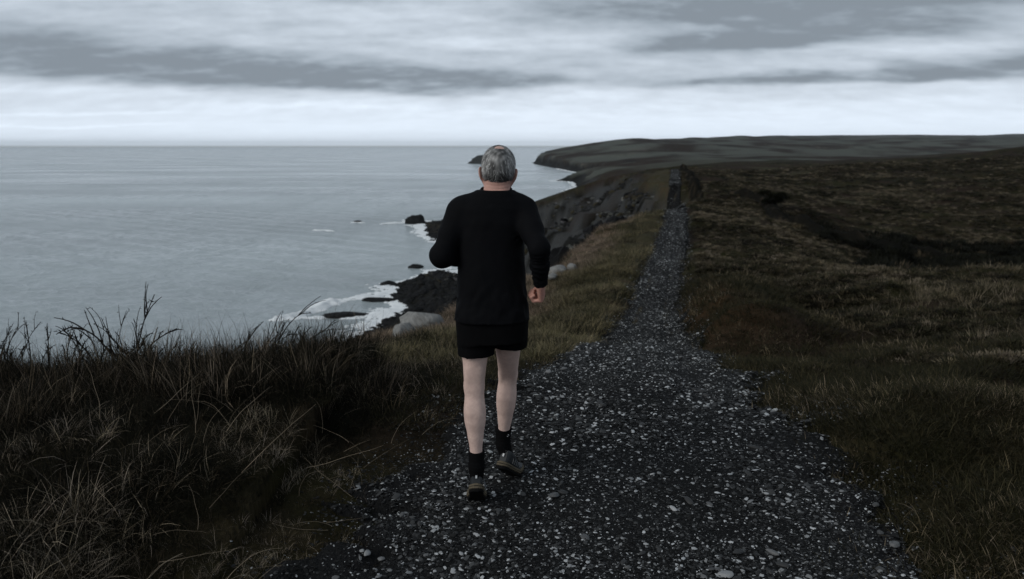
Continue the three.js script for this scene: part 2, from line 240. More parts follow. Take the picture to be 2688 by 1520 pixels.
{
  const ang = []; const A0 = -0.72, A1 = 0.72, NA = 760;
  for (let i = 0; i <= NA; i++) ang.push(lerp(A0, A1, i / NA));
  for (let i = 1; i < 60; i++) ang.push(lerp(A1, A0 + 2 * Math.PI, i / 60));
  const rad = [0.9]; while (rad[rad.length - 1] < 5200) { const r = rad[rad.length - 1]; rad.push(r * (r < 300 ? 1.0132 : 1.017)); }
  const na = ang.length, nr = rad.length, pos = new Float32Array((na * nr + 1) * 3), col = new Float32Array((na * nr + 1) * 3), uv = new Float32Array((na * nr + 1) * 2);
  for (let i = 0; i < nr; i++) for (let j = 0; j < na; j++) {
    const r = rad[i], x = r * Math.sin(ang[j]), z = -r * Math.cos(ang[j]), o = i * na + j;
    const y = land(x, z, j > NA ? 0.05 * r : 0.0135 * r), c = groundColour(x, z, r);
    pos.set([x, y, z], o * 3); col.set(c, o * 3); uv.set([x / 2.3, z / 2.3], o * 2);
  }
  pos.set([0, groundY(0, 0.01), 0], na * nr * 3); col.set(C.dark, na * nr * 3);
  const idx = [];
  for (let j = 0; j < na; j++) {
    const k = (j + 1) % na; idx.push(na * nr, k, j);
    for (let i = 0; i + 1 < nr; i++) {
      const a = i * na + j, b = i * na + k, c2 = a + na, d = b + na;
      if (Math.max(pos[a * 3 + 1], pos[b * 3 + 1], pos[c2 * 3 + 1], pos[d * 3 + 1]) < SEA - 3) continue;
      idx.push(a, b, c2, b, d, c2);
    }
  }
  const turf = noiseTexture(512, (u, v) => { const n = 0.72 + 0.4 * tileNoise(u, v, 10, 5, 1), m = tileNoise(u, v, 5, 4, 2) * 0.06; return [n + m, n, n - m]; });
  const bump = noiseTexture(512, (u, v) => { const n = 0.5 + 0.6 * tileNoise(u, v, 14, 5, 3); return [n, n, n]; });
  const m = new THREE.MeshPhysicalMaterial({ vertexColors: true, roughness: 1, specularIntensity: 0.06, map: turf, bumpMap: bump, bumpScale: 0.05 });
  const t = structure('moorland_ground', geo(pos, new Uint32Array(idx), { color: col, uv }), m, 'dark heath and rough grass sloping down to rocky sea cliffs');
  console.log('terrain', na, nr, idx.length / 3);
}

// ------------------------------------------------------------------ sea
function swell(x, z) {                                            // long low swell coming in from the left, and chop
  const w = 0.5 * fbm(x / 60, z / 60, 2);
  return 0.16 * Math.sin((x * 0.55 - z * 0.83) / 2.1 + 3 * w) * (0.6 + fbm(x / 45 + 3, z / 45, 2)) + 0.22 * fbm(x / 7 + z / 20, z / 3.4, 3) + 0.12 * fbm(x / 2.2, z / 1.4, 2);
}
{
  const ang = [], A0 = -0.78, A1 = 0.3, NA = 420;
  for (let i = 0; i <= NA; i++) ang.push(lerp(A0, A1, i / NA));
  for (let i = 1; i < 40; i++) ang.push(lerp(A1, A0 + 2 * Math.PI, i / 40));
  const rad = [20]; while (rad[rad.length - 1] < 18000) { const r = rad[rad.length - 1]; rad.push(r * (r < 100 ? 1.1 : r < 900 ? 1.0062 : r < 4000 ? 1.015 : 1.2)); }
  const na = ang.length, nr = rad.length, pos = new Float32Array(na * nr * 3), uv = new Float32Array(na * nr * 2);
  for (let i = 0; i < nr; i++) for (let j = 0; j < na; j++) {
    const r = rad[i], x = r * Math.sin(ang[j]), z = -r * Math.cos(ang[j]), o = i * na + j;
    const y = SEA + (j <= NA && r > 100 && r < 2500 ? swell(x, z) * (1 - sstep(900, 2500, r)) * (0.5 + 0.5 * sstep(100, 250, r)) : 0);
    pos.set([x, y, z], o * 3); uv.set([x / 34, z / 34], o * 2);
  }
  const idx = [];
  for (let j = 0; j < na; j++) { const k = (j + 1) % na; for (let i = 0; i + 1 < nr; i++) { const a = i * na + j, b = i * na + k, c = a + na, d = b + na; idx.push(a, b, c, b, d, c); } }
  const ripple = noiseTexture(1024, (u, v) => { const n = 0.5 + 0.32 * tileNoise(u, v, 26, 4, 5) + 0.16 * tileNoise(u + 0.37, v, 90, 2, 6); return [n, n, n]; });
  // gusts roughen the surface in long streaks
  const gust = noiseTexture(1024, (u, v) => { const n = 0.62 + 0.55 * tileNoise(u, v, 4, 4, 8); return [n, n, n]; });
  gust.repeat.set(34 / 900, 34 / 380);
  const tint = noiseTexture(512, (u, v) => { const n = 0.8 + 0.45 * tileNoise(u, v, 3, 5, 9); return [n, n, n]; }); tint.repeat.set(34 / 1300, 34 / 520);
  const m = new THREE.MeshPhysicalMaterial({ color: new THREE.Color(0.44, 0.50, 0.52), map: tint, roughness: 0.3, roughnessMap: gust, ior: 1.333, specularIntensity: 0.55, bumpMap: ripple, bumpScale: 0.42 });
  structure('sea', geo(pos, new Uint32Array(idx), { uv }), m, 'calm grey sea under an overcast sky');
  console.log('sea', idx.length / 3);
}

// ------------------------------------------------------------------ gravel track
const rnd = mulberry(1234);
const onTrack = new THREE.Vector3();
const trackTop = function (x, z) {                                     // height of the gravel sheet; dives under the turf at a ragged edge
  const [tx, hw] = trackAt(z), d = (x - tx) / hw, near = sstep(9, 4, -z);
  const w = 1 + 0.36 * fbm(x * 1.3 + (d > 0 ? 20 : 0), z * 1.3, 3) + 0.24 * fbm(x * 6, z * 6 + 9, 3);
  const base = land(x, z, 0.3), rise = 0.0035 * Math.max(0, -z - 20), top = base + 0.052 + rise - (0.2 + rise * 1.5) * sstep(0.98, 1.42, Math.abs(d) / w) + 0.014 * fbm(x * 2.2, z * 2.2, 3) - (-z > 5 ? 0.04 * Math.exp(-((Math.abs(d) - 0.5) ** 2) / 0.03) : 0) + (-z > 9 ? 0.05 * fbm(x * 0.2, z * 0.33, 2) : 0);
  trackTop.base = base; return top;
};
const gravelGround = (() => {
  const zs = [3.5]; while (zs[zs.length - 1] > -189) { const z = zs[zs.length - 1]; zs.push(z - Math.max(0.03, Math.abs(z) * 0.011)); }
  const M = 56, pos = [], uv = [], idx = [], col = [];
  zs.forEach((z, i) => { const [tx, hw] = trackAt(z); for (let j = 0; j <= M; j++) { const x = tx + (j / M * 2 - 1) * hw * 1.5; pos.push(x, trackTop(x, z), z); uv.push(x / 0.9, z / 0.9);
    const n = fbm(x * 0.9 + 4, z * 0.9, 4, 0.6), b = 0.017 * (1 + 0.7 * n), p = fbm(x * 0.35, z * 0.2 + 3, 3);
    const wet = lerp(0.5, 1.2, sstep(-0.25, 0.25, p)); col.push(b * wet * 0.97, b * wet, b * wet * 1.04); } });
  for (let i = 0; i + 1 < zs.length; i++) for (let j = 0; j < M; j++) { const a = i * (M + 1) + j, b = a + 1, c = a + M + 1, d = c + 1; idx.push(a, b, c, b, d, c); }
  const grit = noiseTexture(1024, (u, v) => { const n = tileNoise(u, v, 40, 4, 11), s = sstep(0.35, 0.6, tileNoise(u, v, 70, 2, 12)), k = 0.45 + 0.3 * n + 0.5 * s; return [k, k, k]; });
  const bump = noiseTexture(1024, (u, v) => { const n = 0.5 + 0.6 * tileNoise(u, v, 48, 4, 13); return [n, n, n]; });
  const m = new THREE.MeshPhysicalMaterial({ vertexColors: true, map: grit, bumpMap: bump, bumpScale: 0.02, roughness: 0.9, specularIntensity: 0.2 });
  return structure('gravel_track', geo(pos, idx, { uv, color: col }), m, 'dark stony track running along the cliff top');
})();
// stones: angular slate chips, pebbles and cobbles
function stoneGeometry(seed, detail = 1, flat = 0.55) {
  const r = mulberry(seed), g = new THREE.IcosahedronGeometry(1, detail), p = g.attributes.position, cut = [];
  for (let k = 0; k < 7; k++) { const v = new THREE.Vector3(r() - 0.5, r() - 0.5, r() - 0.5).normalize(); cut.push([v, 0.62 + 0.3 * r()]); }
  const sx = 0.8 + 0.5 * r(), sz = 0.7 + 0.5 * r(), v = new THREE.Vector3();
  for (let i = 0; i < p.count; i++) {
    v.fromBufferAttribute(p, i); const n = 1 + 0.22 * noise3(v.x * 1.6 + seed, v.y * 1.6, v.z * 1.6); v.multiplyScalar(n);
    for (const [q, d] of cut) { const k = v.dot(q) - d; if (k > 0) v.addScaledVector(q, -k * 0.9); }
    p.setXYZ(i, v.x * sx, v.y * flat, v.z * sz);
  }
  const k = mergeGeometriesIndexed(g); k.computeVertexNormals(); return k;
}
function mergeGeometriesIndexed(g) {                             // weld equal corners so that pebbles shade round
  const p = g.attributes.position, map = new Map(), pos = [], idx = [];
  for (let i = 0; i < p.count; i++) { const key = `${p.getX(i).toFixed(4)},${p.getY(i).toFixed(4)},${p.getZ(i).toFixed(4)}`; let n = map.get(key); if (n === undefined) { n = pos.length / 3; map.set(key, n); pos.push(p.getX(i), p.getY(i), p.getZ(i)); } idx.push(n); }
  const o = new THREE.BufferGeometry(); o.setAttribute('position', new THREE.Float32BufferAttribute(pos, 3)); o.setIndex(idx); return o;
}
const chipGeos = [1, 2, 3, 4, 5].map((s) => { const g = stoneGeometry(s * 17, 0, 0.42).toNonIndexed(); g.computeVertexNormals(); return g; });
const pebbleGeos = [1, 2, 3, 4, 5, 6].map((s) => stoneGeometry(s * 31 + 5, 2, 0.5));
const stoneTone = (r) => { const k = r < 0.87 ? 0.0035 * Math.pow(20, r / 0.87) : lerp(0.11, 0.5, (r - 0.87) / 0.13); return [k * 0.97, k, k * 1.02]; };
{
  const mat = new THREE.MeshPhysicalMaterial({ roughness: 0.7, specularIntensity: 0.35 });
  const total = 250000, sets = chipGeos.map(() => ({ m: [], c: [] }));
  const M = new THREE.Matrix4(), q = new THREE.Quaternion(), e = new THREE.Euler(), s = new THREE.Vector3(), p = new THREE.Vector3();
  let made = 0, tries = 0;
  while (made < total && tries++ < 1800000) {
    const d = 2.1 * Math.pow(150 / 2.1, Math.pow(rnd(), 1.75)), z = -d, [tx, hw] = trackAt(z), t = (rnd() * 2 - 1) * 1.75, x = tx + t * hw;
    const keep = 1 - sstep(0.85, 1.65, Math.abs(t) + 0.55 * fbm(x * 1.1, z * 1.1, 3)); if (rnd() > keep) continue;
    const patch = fbm(x * 1.6 + 9, z * 1.6, 3); if (rnd() > 0.8 + 0.9 * patch) continue;
    const size = (0.0026 + 0.0105 * Math.pow(rnd(), 3) * (1 + 1.2 * Math.max(-0.5, fbm(x * 0.9 + 60, z * 0.9, 3)))) * (1 + 0.06 * (Math.min(d, 9) - 3) + 0.035 * Math.max(0, d - 9)), set = sets[Math.floor(rnd() * sets.length)];
    const ty = trackTop(x, z); p.set(x, Math.max(ty, trackTop.base) + size * 0.1, z); e.set((rnd() - 0.5) * 0.9, rnd() * 6.28, (rnd() - 0.5) * 0.9); q.setFromEuler(e); s.set(size * (0.8 + 1.1 * rnd()), size * (0.5 + 0.6 * rnd()), size * (0.7 + 0.5 * rnd()));
    M.compose(p, q, s); set.m.push(...M.elements); set.c.push(...stoneTone(rnd())); made++;
  }
  sets.forEach((st, k) => {
    const n = st.m.length / 16, im = new THREE.InstancedMesh(chipGeos[k], mat, n); im.instanceMatrix.array.set(st.m);
    im.instanceColor = new THREE.InstancedBufferAttribute(new Float32Array(st.c), 3); im.name = k ? `gravel_${String(k).padStart(3, '0')}` : 'gravel'; im.userData.kind = 'stuff'; im.castShadow = im.receiveShadow = true; gravelGround.add(im);
  });
  console.log('gravel', made);
  // the larger stones, each one a piece of the track
  const speck = noiseTexture(128, (u, v) => { const n = 0.8 + 0.35 * tileNoise(u, v, 9, 4, 21); return [n, n, n]; });
  const mats = [0.025, 0.05, 0.075, 0.11, 0.16, 0.24, 0.34].map((k) => new THREE.MeshStandardMaterial({ color: new THREE.Color(k * 0.98, k, k * 1.02), roughness: 0.7, bumpMap: speck, bumpScale: 0.002 }));
  const BIG = 260;
  for (let i = 0; i < BIG; i++) {
    let x, z, t; do { const d = 2.55 * Math.pow(10 / 2.55, Math.pow(rnd(), 1.1)); z = -d; const [tx, hw] = trackAt(z); t = (rnd() * 2 - 1) * 1.1; x = tx + t * hw; } while (rnd() > 0.4 + 0.9 * fbm(x * 1.3 + 30, z * 1.3, 2) || (x < 0.1 && x > -0.35 && z < -3.25 && z > -4));
    const size = (0.009 + 0.015 * Math.pow(rnd(), 2.5)) * (1 + 0.05 * (-z - 3));
    const o = mesh(i ? `stone_${String(i).padStart(3, '0')}` : 'stone', pebbleGeos[Math.floor(rnd() * 6)], mats[Math.floor(Math.pow(rnd(), 1.7) * 7)], gravelGround);
    o.position.set(x, Math.max(trackTop(x, z), land(x, z, 0.3)) + size * 0.22, z); o.rotation.set((rnd() - 0.5) * 0.4, rnd() * 6.28, (rnd() - 0.5) * 0.4); o.scale.set(size * (0.9 + 0.7 * rnd()), size, size * (0.8 + 0.4 * rnd()));
  }
}

// ------------------------------------------------------------------ grass, heath and scrub
function bladeGeometry(seed, n, spread, len, lean, width, flop = 1) {      // a tuft: n bent tapering blades
  const r = mulberry(seed), pos = [], idx = [];
  for (let b = 0; b < n; b++) {
    const a = r() * 6.283, d = spread * Math.sqrt(r()), x0 = Math.cos(a) * d, z0 = Math.sin(a) * d, L = len * (0.5 + 0.7 * r()), dir = a + (r() - 0.5) * 1.6, tilt = lean * (0.35 + 0.9 * r()), w = width * (0.7 + 0.6 * r()), side = dir + 1.57 + (r() - 0.5) * 1.5;
    const o = pos.length / 3, S = 4; let x = x0, y = -0.02, z = z0, th = tilt * 0.5;
    for (let k = 0; k <= S; k++) {
      const ww = w * (1 - Math.pow(k / S, 1.6)) * 0.5 + 0.0002;
      pos.push(x - Math.cos(side) * ww, y, z - Math.sin(side) * ww, x + Math.cos(side) * ww, y, z + Math.sin(side) * ww);
      const st = L / S; x += Math.sin(th) * Math.cos(dir) * st; z += Math.sin(th) * Math.sin(dir) * st; y += Math.cos(th) * st; th += flop * tilt * (0.25 + 0.3 * r());
    }
    for (let k = 0; k < S; k++) { const q = o + k * 2; idx.push(q, q + 1, q + 2, q + 1, q + 3, q + 2); }
  }
  return geo(pos, idx);
}
function cushionGeometry(seed, n) {                                // heather: short sprigs in a dome
  const r = mulberry(seed), pos = [], idx = [];
  for (let k = 0; k < n; k++) {
    const a = r() * 6.283, u = Math.pow(r(), 0.6), el = Math.acos(u) * 0.95, R = 0.45 + 0.55 * Math.pow(r(), 0.4);
    const dx = Math.sin(el) * Math.cos(a), dy = Math.cos(el), dz = Math.sin(el) * Math.sin(a), L = 0.22 + 0.25 * r(), w = 0.03 + 0.035 * r();
    const x = dx * R, y = dy * R * 0.75 - 0.1, z = dz * R, sx = -Math.sin(a) * w, sz = Math.cos(a) * w, tw = (r() - 0.5) * w;
    const o = pos.length / 3;
    pos.push(x - sx, y - tw, z - sz, x + sx, y + tw, z + sz, x + dx * L + (r() - 0.5) * 0.15, y + (dy * 0.8 + 0.25) * L, z + dz * L + (r() - 0.5) * 0.15);
    idx.push(o, o + 1, o + 2);
  }
  return geo(pos, idx);
}
function scatter(name, label, geos, count, place, roughness = 0.9) {
  const mat = new THREE.MeshPhysicalMaterial({ roughness, specularIntensity: 0.2, side: THREE.DoubleSide });
  const sets = geos.map(() => ({ m: [], c: [] })), M = new THREE.Matrix4(), q = new THREE.Quaternion(), e = new THREE.Euler(), s = new THREE.Vector3(), p = new THREE.Vector3();
  let made = 0, tries = 0;
  while (made < count && tries++ < count * 12) {
    const o = place(); if (!o) continue;
    p.set(o.x, o.y, o.z); e.set(o.rx ?? (rnd() - 0.5) * 0.25, o.ry ?? rnd() * 6.283, o.rz ?? (rnd() - 0.5) * 0.25, 'YXZ'); q.setFromEuler(e); s.set(o.s, o.sy ?? o.s, o.s); M.compose(p, q, s);
    const st = sets[Math.floor(rnd() * sets.length)]; st.m.push(...M.elements); st.c.push(...o.c); made++;
  }
  const made1 = sets.map((st, k) => { const n = st.m.length / 16, im = new THREE.InstancedMesh(geos[k], mat, n); im.instanceMatrix.array.set(st.m); im.instanceColor = new THREE.InstancedBufferAttribute(new Float32Array(st.c), 3); im.castShadow = im.receiveShadow = true; return im; });
  const root = new THREE.Group(); root.name = numbered(name); root.userData.kind = 'stuff'; root.userData.label = label; scene.add(root);
  made1.forEach((im, k) => { im.name = k ? `tufts_${String(k).padStart(3, '0')}` : 'tufts'; im.userData.kind = 'stuff'; root.add(im); });
  console.log(name, made);
}
const vary = (c, k) => { const f = 1 + (rnd() - 0.5) * k; return [c[0] * f, c[1] * f, c[2] * f * (0.9 + 0.2 * rnd())]; };
const polar = (a0, a1, r0, r1, pw = 1) => { const a = lerp(a0, a1, rnd()), r = r0 * Math.pow(r1 / r0, Math.pow(rnd(), pw)); return [r * Math.sin(a), -r * Math.cos(a), r]; };
const offTrack = (x, z) => { const [tx, hw] = trackAt(z); return hw > 0 ? (x - tx) / hw : 9; };

// rough dead grass on the seaward bank, combed by the wind
scatter('rough_grass', 'tangled dead grass and dark growth on the seaward bank', [bladeGeometry(3, 16, 0.055, 0.2, 0.9, 0.0034), bladeGeometry(4, 14, 0.06, 0.26, 1.15, 0.003), bladeGeometry(5, 20, 0.05, 0.14, 1.1, 0.003), bladeGeometry(6, 12, 0.05, 0.3, 0.8, 0.0026)], 26000, () => {
  const [x, z, r] = polar(-0.8, 0.06, 2.0, 11.5, 1.05), off = offTrack(x, z); if (off > -1.12 + 0.55 * fbm(x * 1.1, z * 1.1, 3) + 0.5 * (rnd() - 0.35)) return null;
  const y = groundY(x, z); if (info.cliff > 0.8) return null;
  const near = sstep(1.2, 2.2, -off), n = fbm(x / 0.8, z / 0.8, 3), tall = (0.3 + 0.75 * near) * (0.7 + 0.5 * fbm(x / 1.4 + 7, z / 1.4, 2)) * lerp(1, 0.6, sstep(7, 10, r)), k = rnd() + 0.45 * n;
  const c = k > 0.955 ? vary([0.30, 0.25, 0.19], 0.6) : k > 0.84 ? vary([0.06, 0.047, 0.031], 0.7) : k > 0.5 ? vary([0.012, 0.011, 0.0065], 0.6) : vary([0.006, 0.006, 0.0033], 0.6);
  return { x, y: y - 0.01, z, s: Math.max(0.28, tall) * (0.8 + 0.5 * rnd()), rx: (rnd() - 0.5) * 0.5, rz: -0.25 + (rnd() - 0.5) * 0.6, c };
});
// short cropped turf along the track and over the near moor
scatter('short_turf', 'short dark turf beside the track', [bladeGeometry(13, 14, 0.06, 0.075, 1.1, 0.0035), bladeGeometry(14, 12, 0.07, 0.09, 1.3, 0.003), bladeGeometry(15, 16, 0.06, 0.055, 1.0, 0.004)], 52000, () => {
  const left = rnd() < 0.25, [x, z, r] = left ? polar(-0.3, 0.35, 4.5, 30) : polar(0.1, 0.8, 2.6, 26, 1.15), off = offTrack(x, z), ragged = 0.6 * fbm(x * 1.1, z * 1.1, 3) + 0.5 * (rnd() - 0.5);
  if (left ? off > -1.12 + ragged : off < 1.1 + ragged) return null;
  const y = groundY(x, z); if (info.cliff > 0.5) return null;
  const n = fbm(x / 1.3 + 5, z / 1.3, 3), k = rnd() + 0.5 * n;
  const c = left && r > 7 ? (k > 0.62 ? vary([0.15, 0.12, 0.08], 0.6) : k > 0.25 ? vary([0.06, 0.055, 0.028], 0.6) : vary([0.02, 0.019, 0.010], 0.6)) : k > 0.98 ? vary([0.15, 0.12, 0.08], 0.5) : k > 0.6 ? vary([0.04, 0.034, 0.018], 0.6) : vary([0.016, 0.0155, 0.0075], 0.6);
  return { x, y: y - 0.005, z, s: (0.6 + 0.8 * rnd()) * (1 + 0.05 * r), c };
});
// heather and dead bracken over the moor
scatter('heather', 'low brown heather and bracken covering the moor', [cushionGeometry(1, 70), cushionGeometry(2, 60), cushionGeometry(3, 80)], 60000, () => {
  const [x, z, r] = polar(0.02, 0.74, 7.5, 210, 0.8), off = offTrack(x, z); if (off < 1.5 + (r < 16 ? 1.5 : 0.3)) return null;
  if (r > 8 && r < 18 && off < 4.5) return null;
  const n = fbm(x / 3.3, z / 3.3 + 40, 3) + 0.5 * fbm(x / 16, z / 16, 2); if (n < -0.22 + 0.3 * rnd()) return null;
  const y = land(x, z); if (info.cliff > 0.3) return null;
  const k = rnd() * 0.75 + 0.17 + 0.55 * fbm(x / 2 + 9, z / 7, 2) + 0.5 * fbm(x / 9 + 70, z / 14, 3), c = k > 0.84 ? vary([0.135, 0.112, 0.08], 0.6) : k > 0.55 ? vary([0.052, 0.043, 0.028], 0.5) : k > 0.25 ? vary([0.026, 0.025, 0.014], 0.5) : vary([0.011, 0.010, 0.007], 0.5);
  const s = (0.06 + 0.1 * rnd()) * (1 + 0.018 * r) * lerp(0.8, 1, sstep(10, 20, r));
  return { x, y, z, s, sy: s * (0.5 + 0.4 * rnd()), c };
});
// coarse growth on the seaward verge and cliff edge
scatter('verge_grass', 'pale and olive rough grass on the clifftop verge', [bladeGeometry(23, 16, 0.1, 0.2, 0.9, 0.006), bladeGeometry(24, 18, 0.12, 0.15, 1.1, 0.006)], 22000, () => {
  const [x, z, r] = polar(-0.34, 0.22, 7.5, 90, 0.9), off = offTrack(x, z); if (off > -1.15) return null;
  const y = groundY(x, z); if (info.cliff > 0.85) return null;
  const n = fbm(x / 1.8 + 3, z / 1.8, 3), k = rnd() + 0.6 * n, far = sstep(2.5, 5, -off);
  if (rnd() > 0.35 + 0.65 * far + n) return null;
  const outer = sstep(3, 6, -off + 2 * fbm(x / 3, z / 3, 2)), c = k > 0.64 ? vary(mix3([0.14, 0.118, 0.07], [0.27, 0.205, 0.155], outer), 0.6) : k > 0.28 ? vary(mix3([0.066, 0.06, 0.031], [0.12, 0.09, 0.063], outer), 0.6) : vary([0.016, 0.015, 0.009], 0.6);
  return { x, y: y - 0.01, z, s: (0.5 + 0.7 * rnd()) * (1 + 0.02 * r), c };
});
// taller dead growth crowning the brow of the bank
scatter('tall_dead_grass', 'taller dead grass and weed stems crowning the bank', [bladeGeometry(33, 18, 0.09, 0.36, 0.55, 0.0036), bladeGeometry(34, 14, 0.1, 0.44, 0.75, 0.003), bladeGeometry(35, 22, 0.08, 0.28, 0.9, 0.0034, 1.6)], 1900, () => {
  const [x, z, r] = polar(-0.66, -0.17, 4.7, 6.6), lump = fbm(x * 1.3 + 5, z * 1.3, 2); if (rnd() > 0.35 + lump + 0.5 * Math.exp(-(((Math.atan2(x, -z) + 0.42) / 0.13) ** 2))) return null;
  const y = groundY(x, z); if (info.cliff > 0.6) return null;
  const k = rnd(), c = k > 0.9 ? vary([0.26, 0.21, 0.155], 0.6) : k > 0.7 ? vary([0.07, 0.055, 0.038], 0.6) : vary([0.011, 0.010, 0.0065], 0.6);
  return { x, y: y - 0.02, z, s: 0.55 + 0.5 * rnd() + 0.3 * lump, rx: (rnd() - 0.5) * 0.5, rz: -0.3 + (rnd() - 0.5) * 0.7, c };
});
// added near-black gorse cushions: shade of the hollow put into their colour
scatter('hollow_shade_gorse', 'near-black gorse cushions added for the dark shade in the hollow of the moor', [cushionGeometry(41, 110), cushionGeometry(42, 120)], 2600, () => {
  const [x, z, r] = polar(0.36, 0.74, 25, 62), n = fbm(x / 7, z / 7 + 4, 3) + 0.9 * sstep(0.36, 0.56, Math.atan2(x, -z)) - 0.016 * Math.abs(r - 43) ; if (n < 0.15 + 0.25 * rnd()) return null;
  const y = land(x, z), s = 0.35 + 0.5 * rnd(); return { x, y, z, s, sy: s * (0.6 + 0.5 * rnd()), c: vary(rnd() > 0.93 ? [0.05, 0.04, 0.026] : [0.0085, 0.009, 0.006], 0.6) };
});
// pale tussocks standing out of the heather
scatter('moor_tussocks', 'pale grass tussocks scattered through the heather', [bladeGeometry(53, 26, 0.09, 0.2, 0.8, 0.007), bladeGeometry(54, 22, 0.1, 0.24, 1.0, 0.006)], 7000, () => {
  const [x, z, r] = polar(0.05, 0.74, 8, 120, 0.85), off = offTrack(x, z); if (off < 2.2 || rnd() > 0.45 + 1.1 * fbm(x / 4 + 8, z / 6, 3) + 0.4 * fbm(x / 20, z / 20, 2)) return null;
  if (r > 8 && r < 18 && off < 4.5) return null;
  const y = land(x, z); if (info.cliff > 0.3) return null;
  return { x, y: y - 0.01, z, s: (0.35 + 0.5 * rnd()) * (1 + 0.018 * r), rz: -0.25 + (rnd() - 0.5) * 0.5, c: rnd() > 0.45 ? vary([0.17, 0.14, 0.10], 0.6) : vary([0.06, 0.053, 0.033], 0.6) };
});

// ------------------------------------------------------------------ the runner
function meshField(f, lo, hi, cell) {                              // surface nets over a signed distance field
  const n = [0, 1, 2].map((k) => Math.ceil((hi[k] - lo[k]) / cell) + 1), [nx, ny, nz] = n, V = new Float32Array(nx * ny * nz);
  for (let k = 0, o = 0; k < nz; k++) for (let j = 0; j < ny; j++) for (let i = 0; i < nx; i++, o++) V[o] = f(lo[0] + i * cell, lo[1] + j * cell, lo[2] + k * cell);
  const id = new Int32Array(nx * ny * nz).fill(-1), pos = [], idx = [], st = [1, nx, nx * ny];
  const cor = []; for (let c = 0; c < 8; c++) cor.push([c & 1, c >> 1 & 1, c >> 2 & 1]);
  const edges = []; for (let a = 0; a < 8; a++) for (let b = a + 1; b < 8; b++) { const x = a ^ b; if (x === 1 || x === 2 || x === 4) edges.push([a, b]); }
  for (let k = 0; k < nz - 1; k++) for (let j = 0; j < ny - 1; j++) for (let i = 0; i < nx - 1; i++) {
    const o = i + j * nx + k * nx * ny; let m = 0; const v = [];
    for (let c = 0; c < 8; c++) { v[c] = V[o + cor[c][0] + cor[c][1] * nx + cor[c][2] * nx * ny]; if (v[c] < 0) m |= 1 << c; }
    if (!m || m === 255) continue;
    let s = 0, x = 0, y = 0, z = 0;
    for (const [a, b] of edges) if ((v[a] < 0) !== (v[b] < 0)) { const t = v[a] / (v[a] - v[b]); x += lerp(cor[a][0], cor[b][0], t); y += lerp(cor[a][1], cor[b][1], t); z += lerp(cor[a][2], cor[b][2], t); s++; }
    id[o] = pos.length / 3; pos.push(lo[0] + (i + x / s) * cell, lo[1] + (j + y / s) * cell, lo[2] + (k + z / s) * cell);
  }
  for (let k = 1; k < nz - 1; k++) for (let j = 1; j < ny - 1; j++) for (let i = 1; i < nx - 1; i++) {
    const o = i + j * nx + k * nx * ny, a = V[o] < 0;
    for (let ax = 0; ax < 3; ax++) {
      if (a === (V[o + st[ax]] < 0)) continue;
      const u = st[(ax + 1) % 3], w = st[(ax + 2) % 3], q = [id[o - u - w], id[o - w], id[o], id[o - u]]; if (Math.min(...q) < 0) continue;
      if (a) idx.push(q[0], q[1], q[2], q[0], q[2], q[3]); else idx.push(q[0], q[2], q[1], q[0], q[3], q[2]);
    }
  }
  return geo(pos, idx);
}
const smoothMin = (a, b, k) => { const h = Math.max(k - Math.abs(a - b), 0) / k; return Math.min(a, b) - h * h * k * 0.25; };
function cap(p, q, r0, r1) {                                       // tapered capsule
  const [ax, ay, az] = p, bx = q[0] - ax, by = q[1] - ay, bz = q[2] - az, L = bx * bx + by * by + bz * bz;
  return (x, y, z) => { const px = x - ax, py = y - ay, pz = z - az, t = clamp((px * bx + py * by + pz * bz) / L), dx = px - bx * t, dy = py - by * t, dz = pz - bz * t; return Math.sqrt(dx * dx + dy * dy + dz * dz) - (r0 + (r1 - r0) * t); };
}
const ell = (c, r) => { const m = Math.min(...r); return (x, y, z) => { const a = (x - c[0]) / r[0], b = (y - c[1]) / r[1], d = (z - c[2]) / r[2], k = Math.sqrt(a * a + b * b + d * d); return (k - 1) * m * (k > 1 ? 1 : 1); }; };
const all = (list, k) => (x, y, z) => { let d = 1e9; for (const f of list) d = smoothMin(d, f(x, y, z), k); return d; };
function table(rows, y) { let i = 0; while (i < rows.length - 2 && rows[i + 1][0] < y) i++; const a = rows[i], b = rows[i + 1], t = sstep(0, 1, clamp((y - a[0]) / (b[0] - a[0]))) * 0.5 + 0.5 * clamp((y - a[0]) / (b[0] - a[0])); return a.map((v, k) => lerp(v, b[k], t)); }

const footL = trackTop(-0.178, -3.5), footR = trackTop(0.005, -3.82);
const J = {
  head: [-0.062, 1.618, -3.455], neckTop: [-0.066, 1.56, -3.43], neck: [-0.070, 1.50, -3.425],
  shL: [-0.236, 1.428, -3.425], elL: [-0.314, 1.236, -3.345], wrL: [-0.200, 1.205, -3.58], shR: [0.058, 1.424, -3.425], elR: [0.118, 1.285, -3.235], wrR: [0.127, 1.112, -3.325],
  hipL: [-0.166, 0.93, -3.405], knL: [-0.180, 0.600, -3.435], anL: [-0.172, 0.195, -3.437], hipR: [-0.018, 0.93, -3.415], knR: [-0.020, 0.590, -3.67], anR: [-0.047, 0.185, -3.742],
};
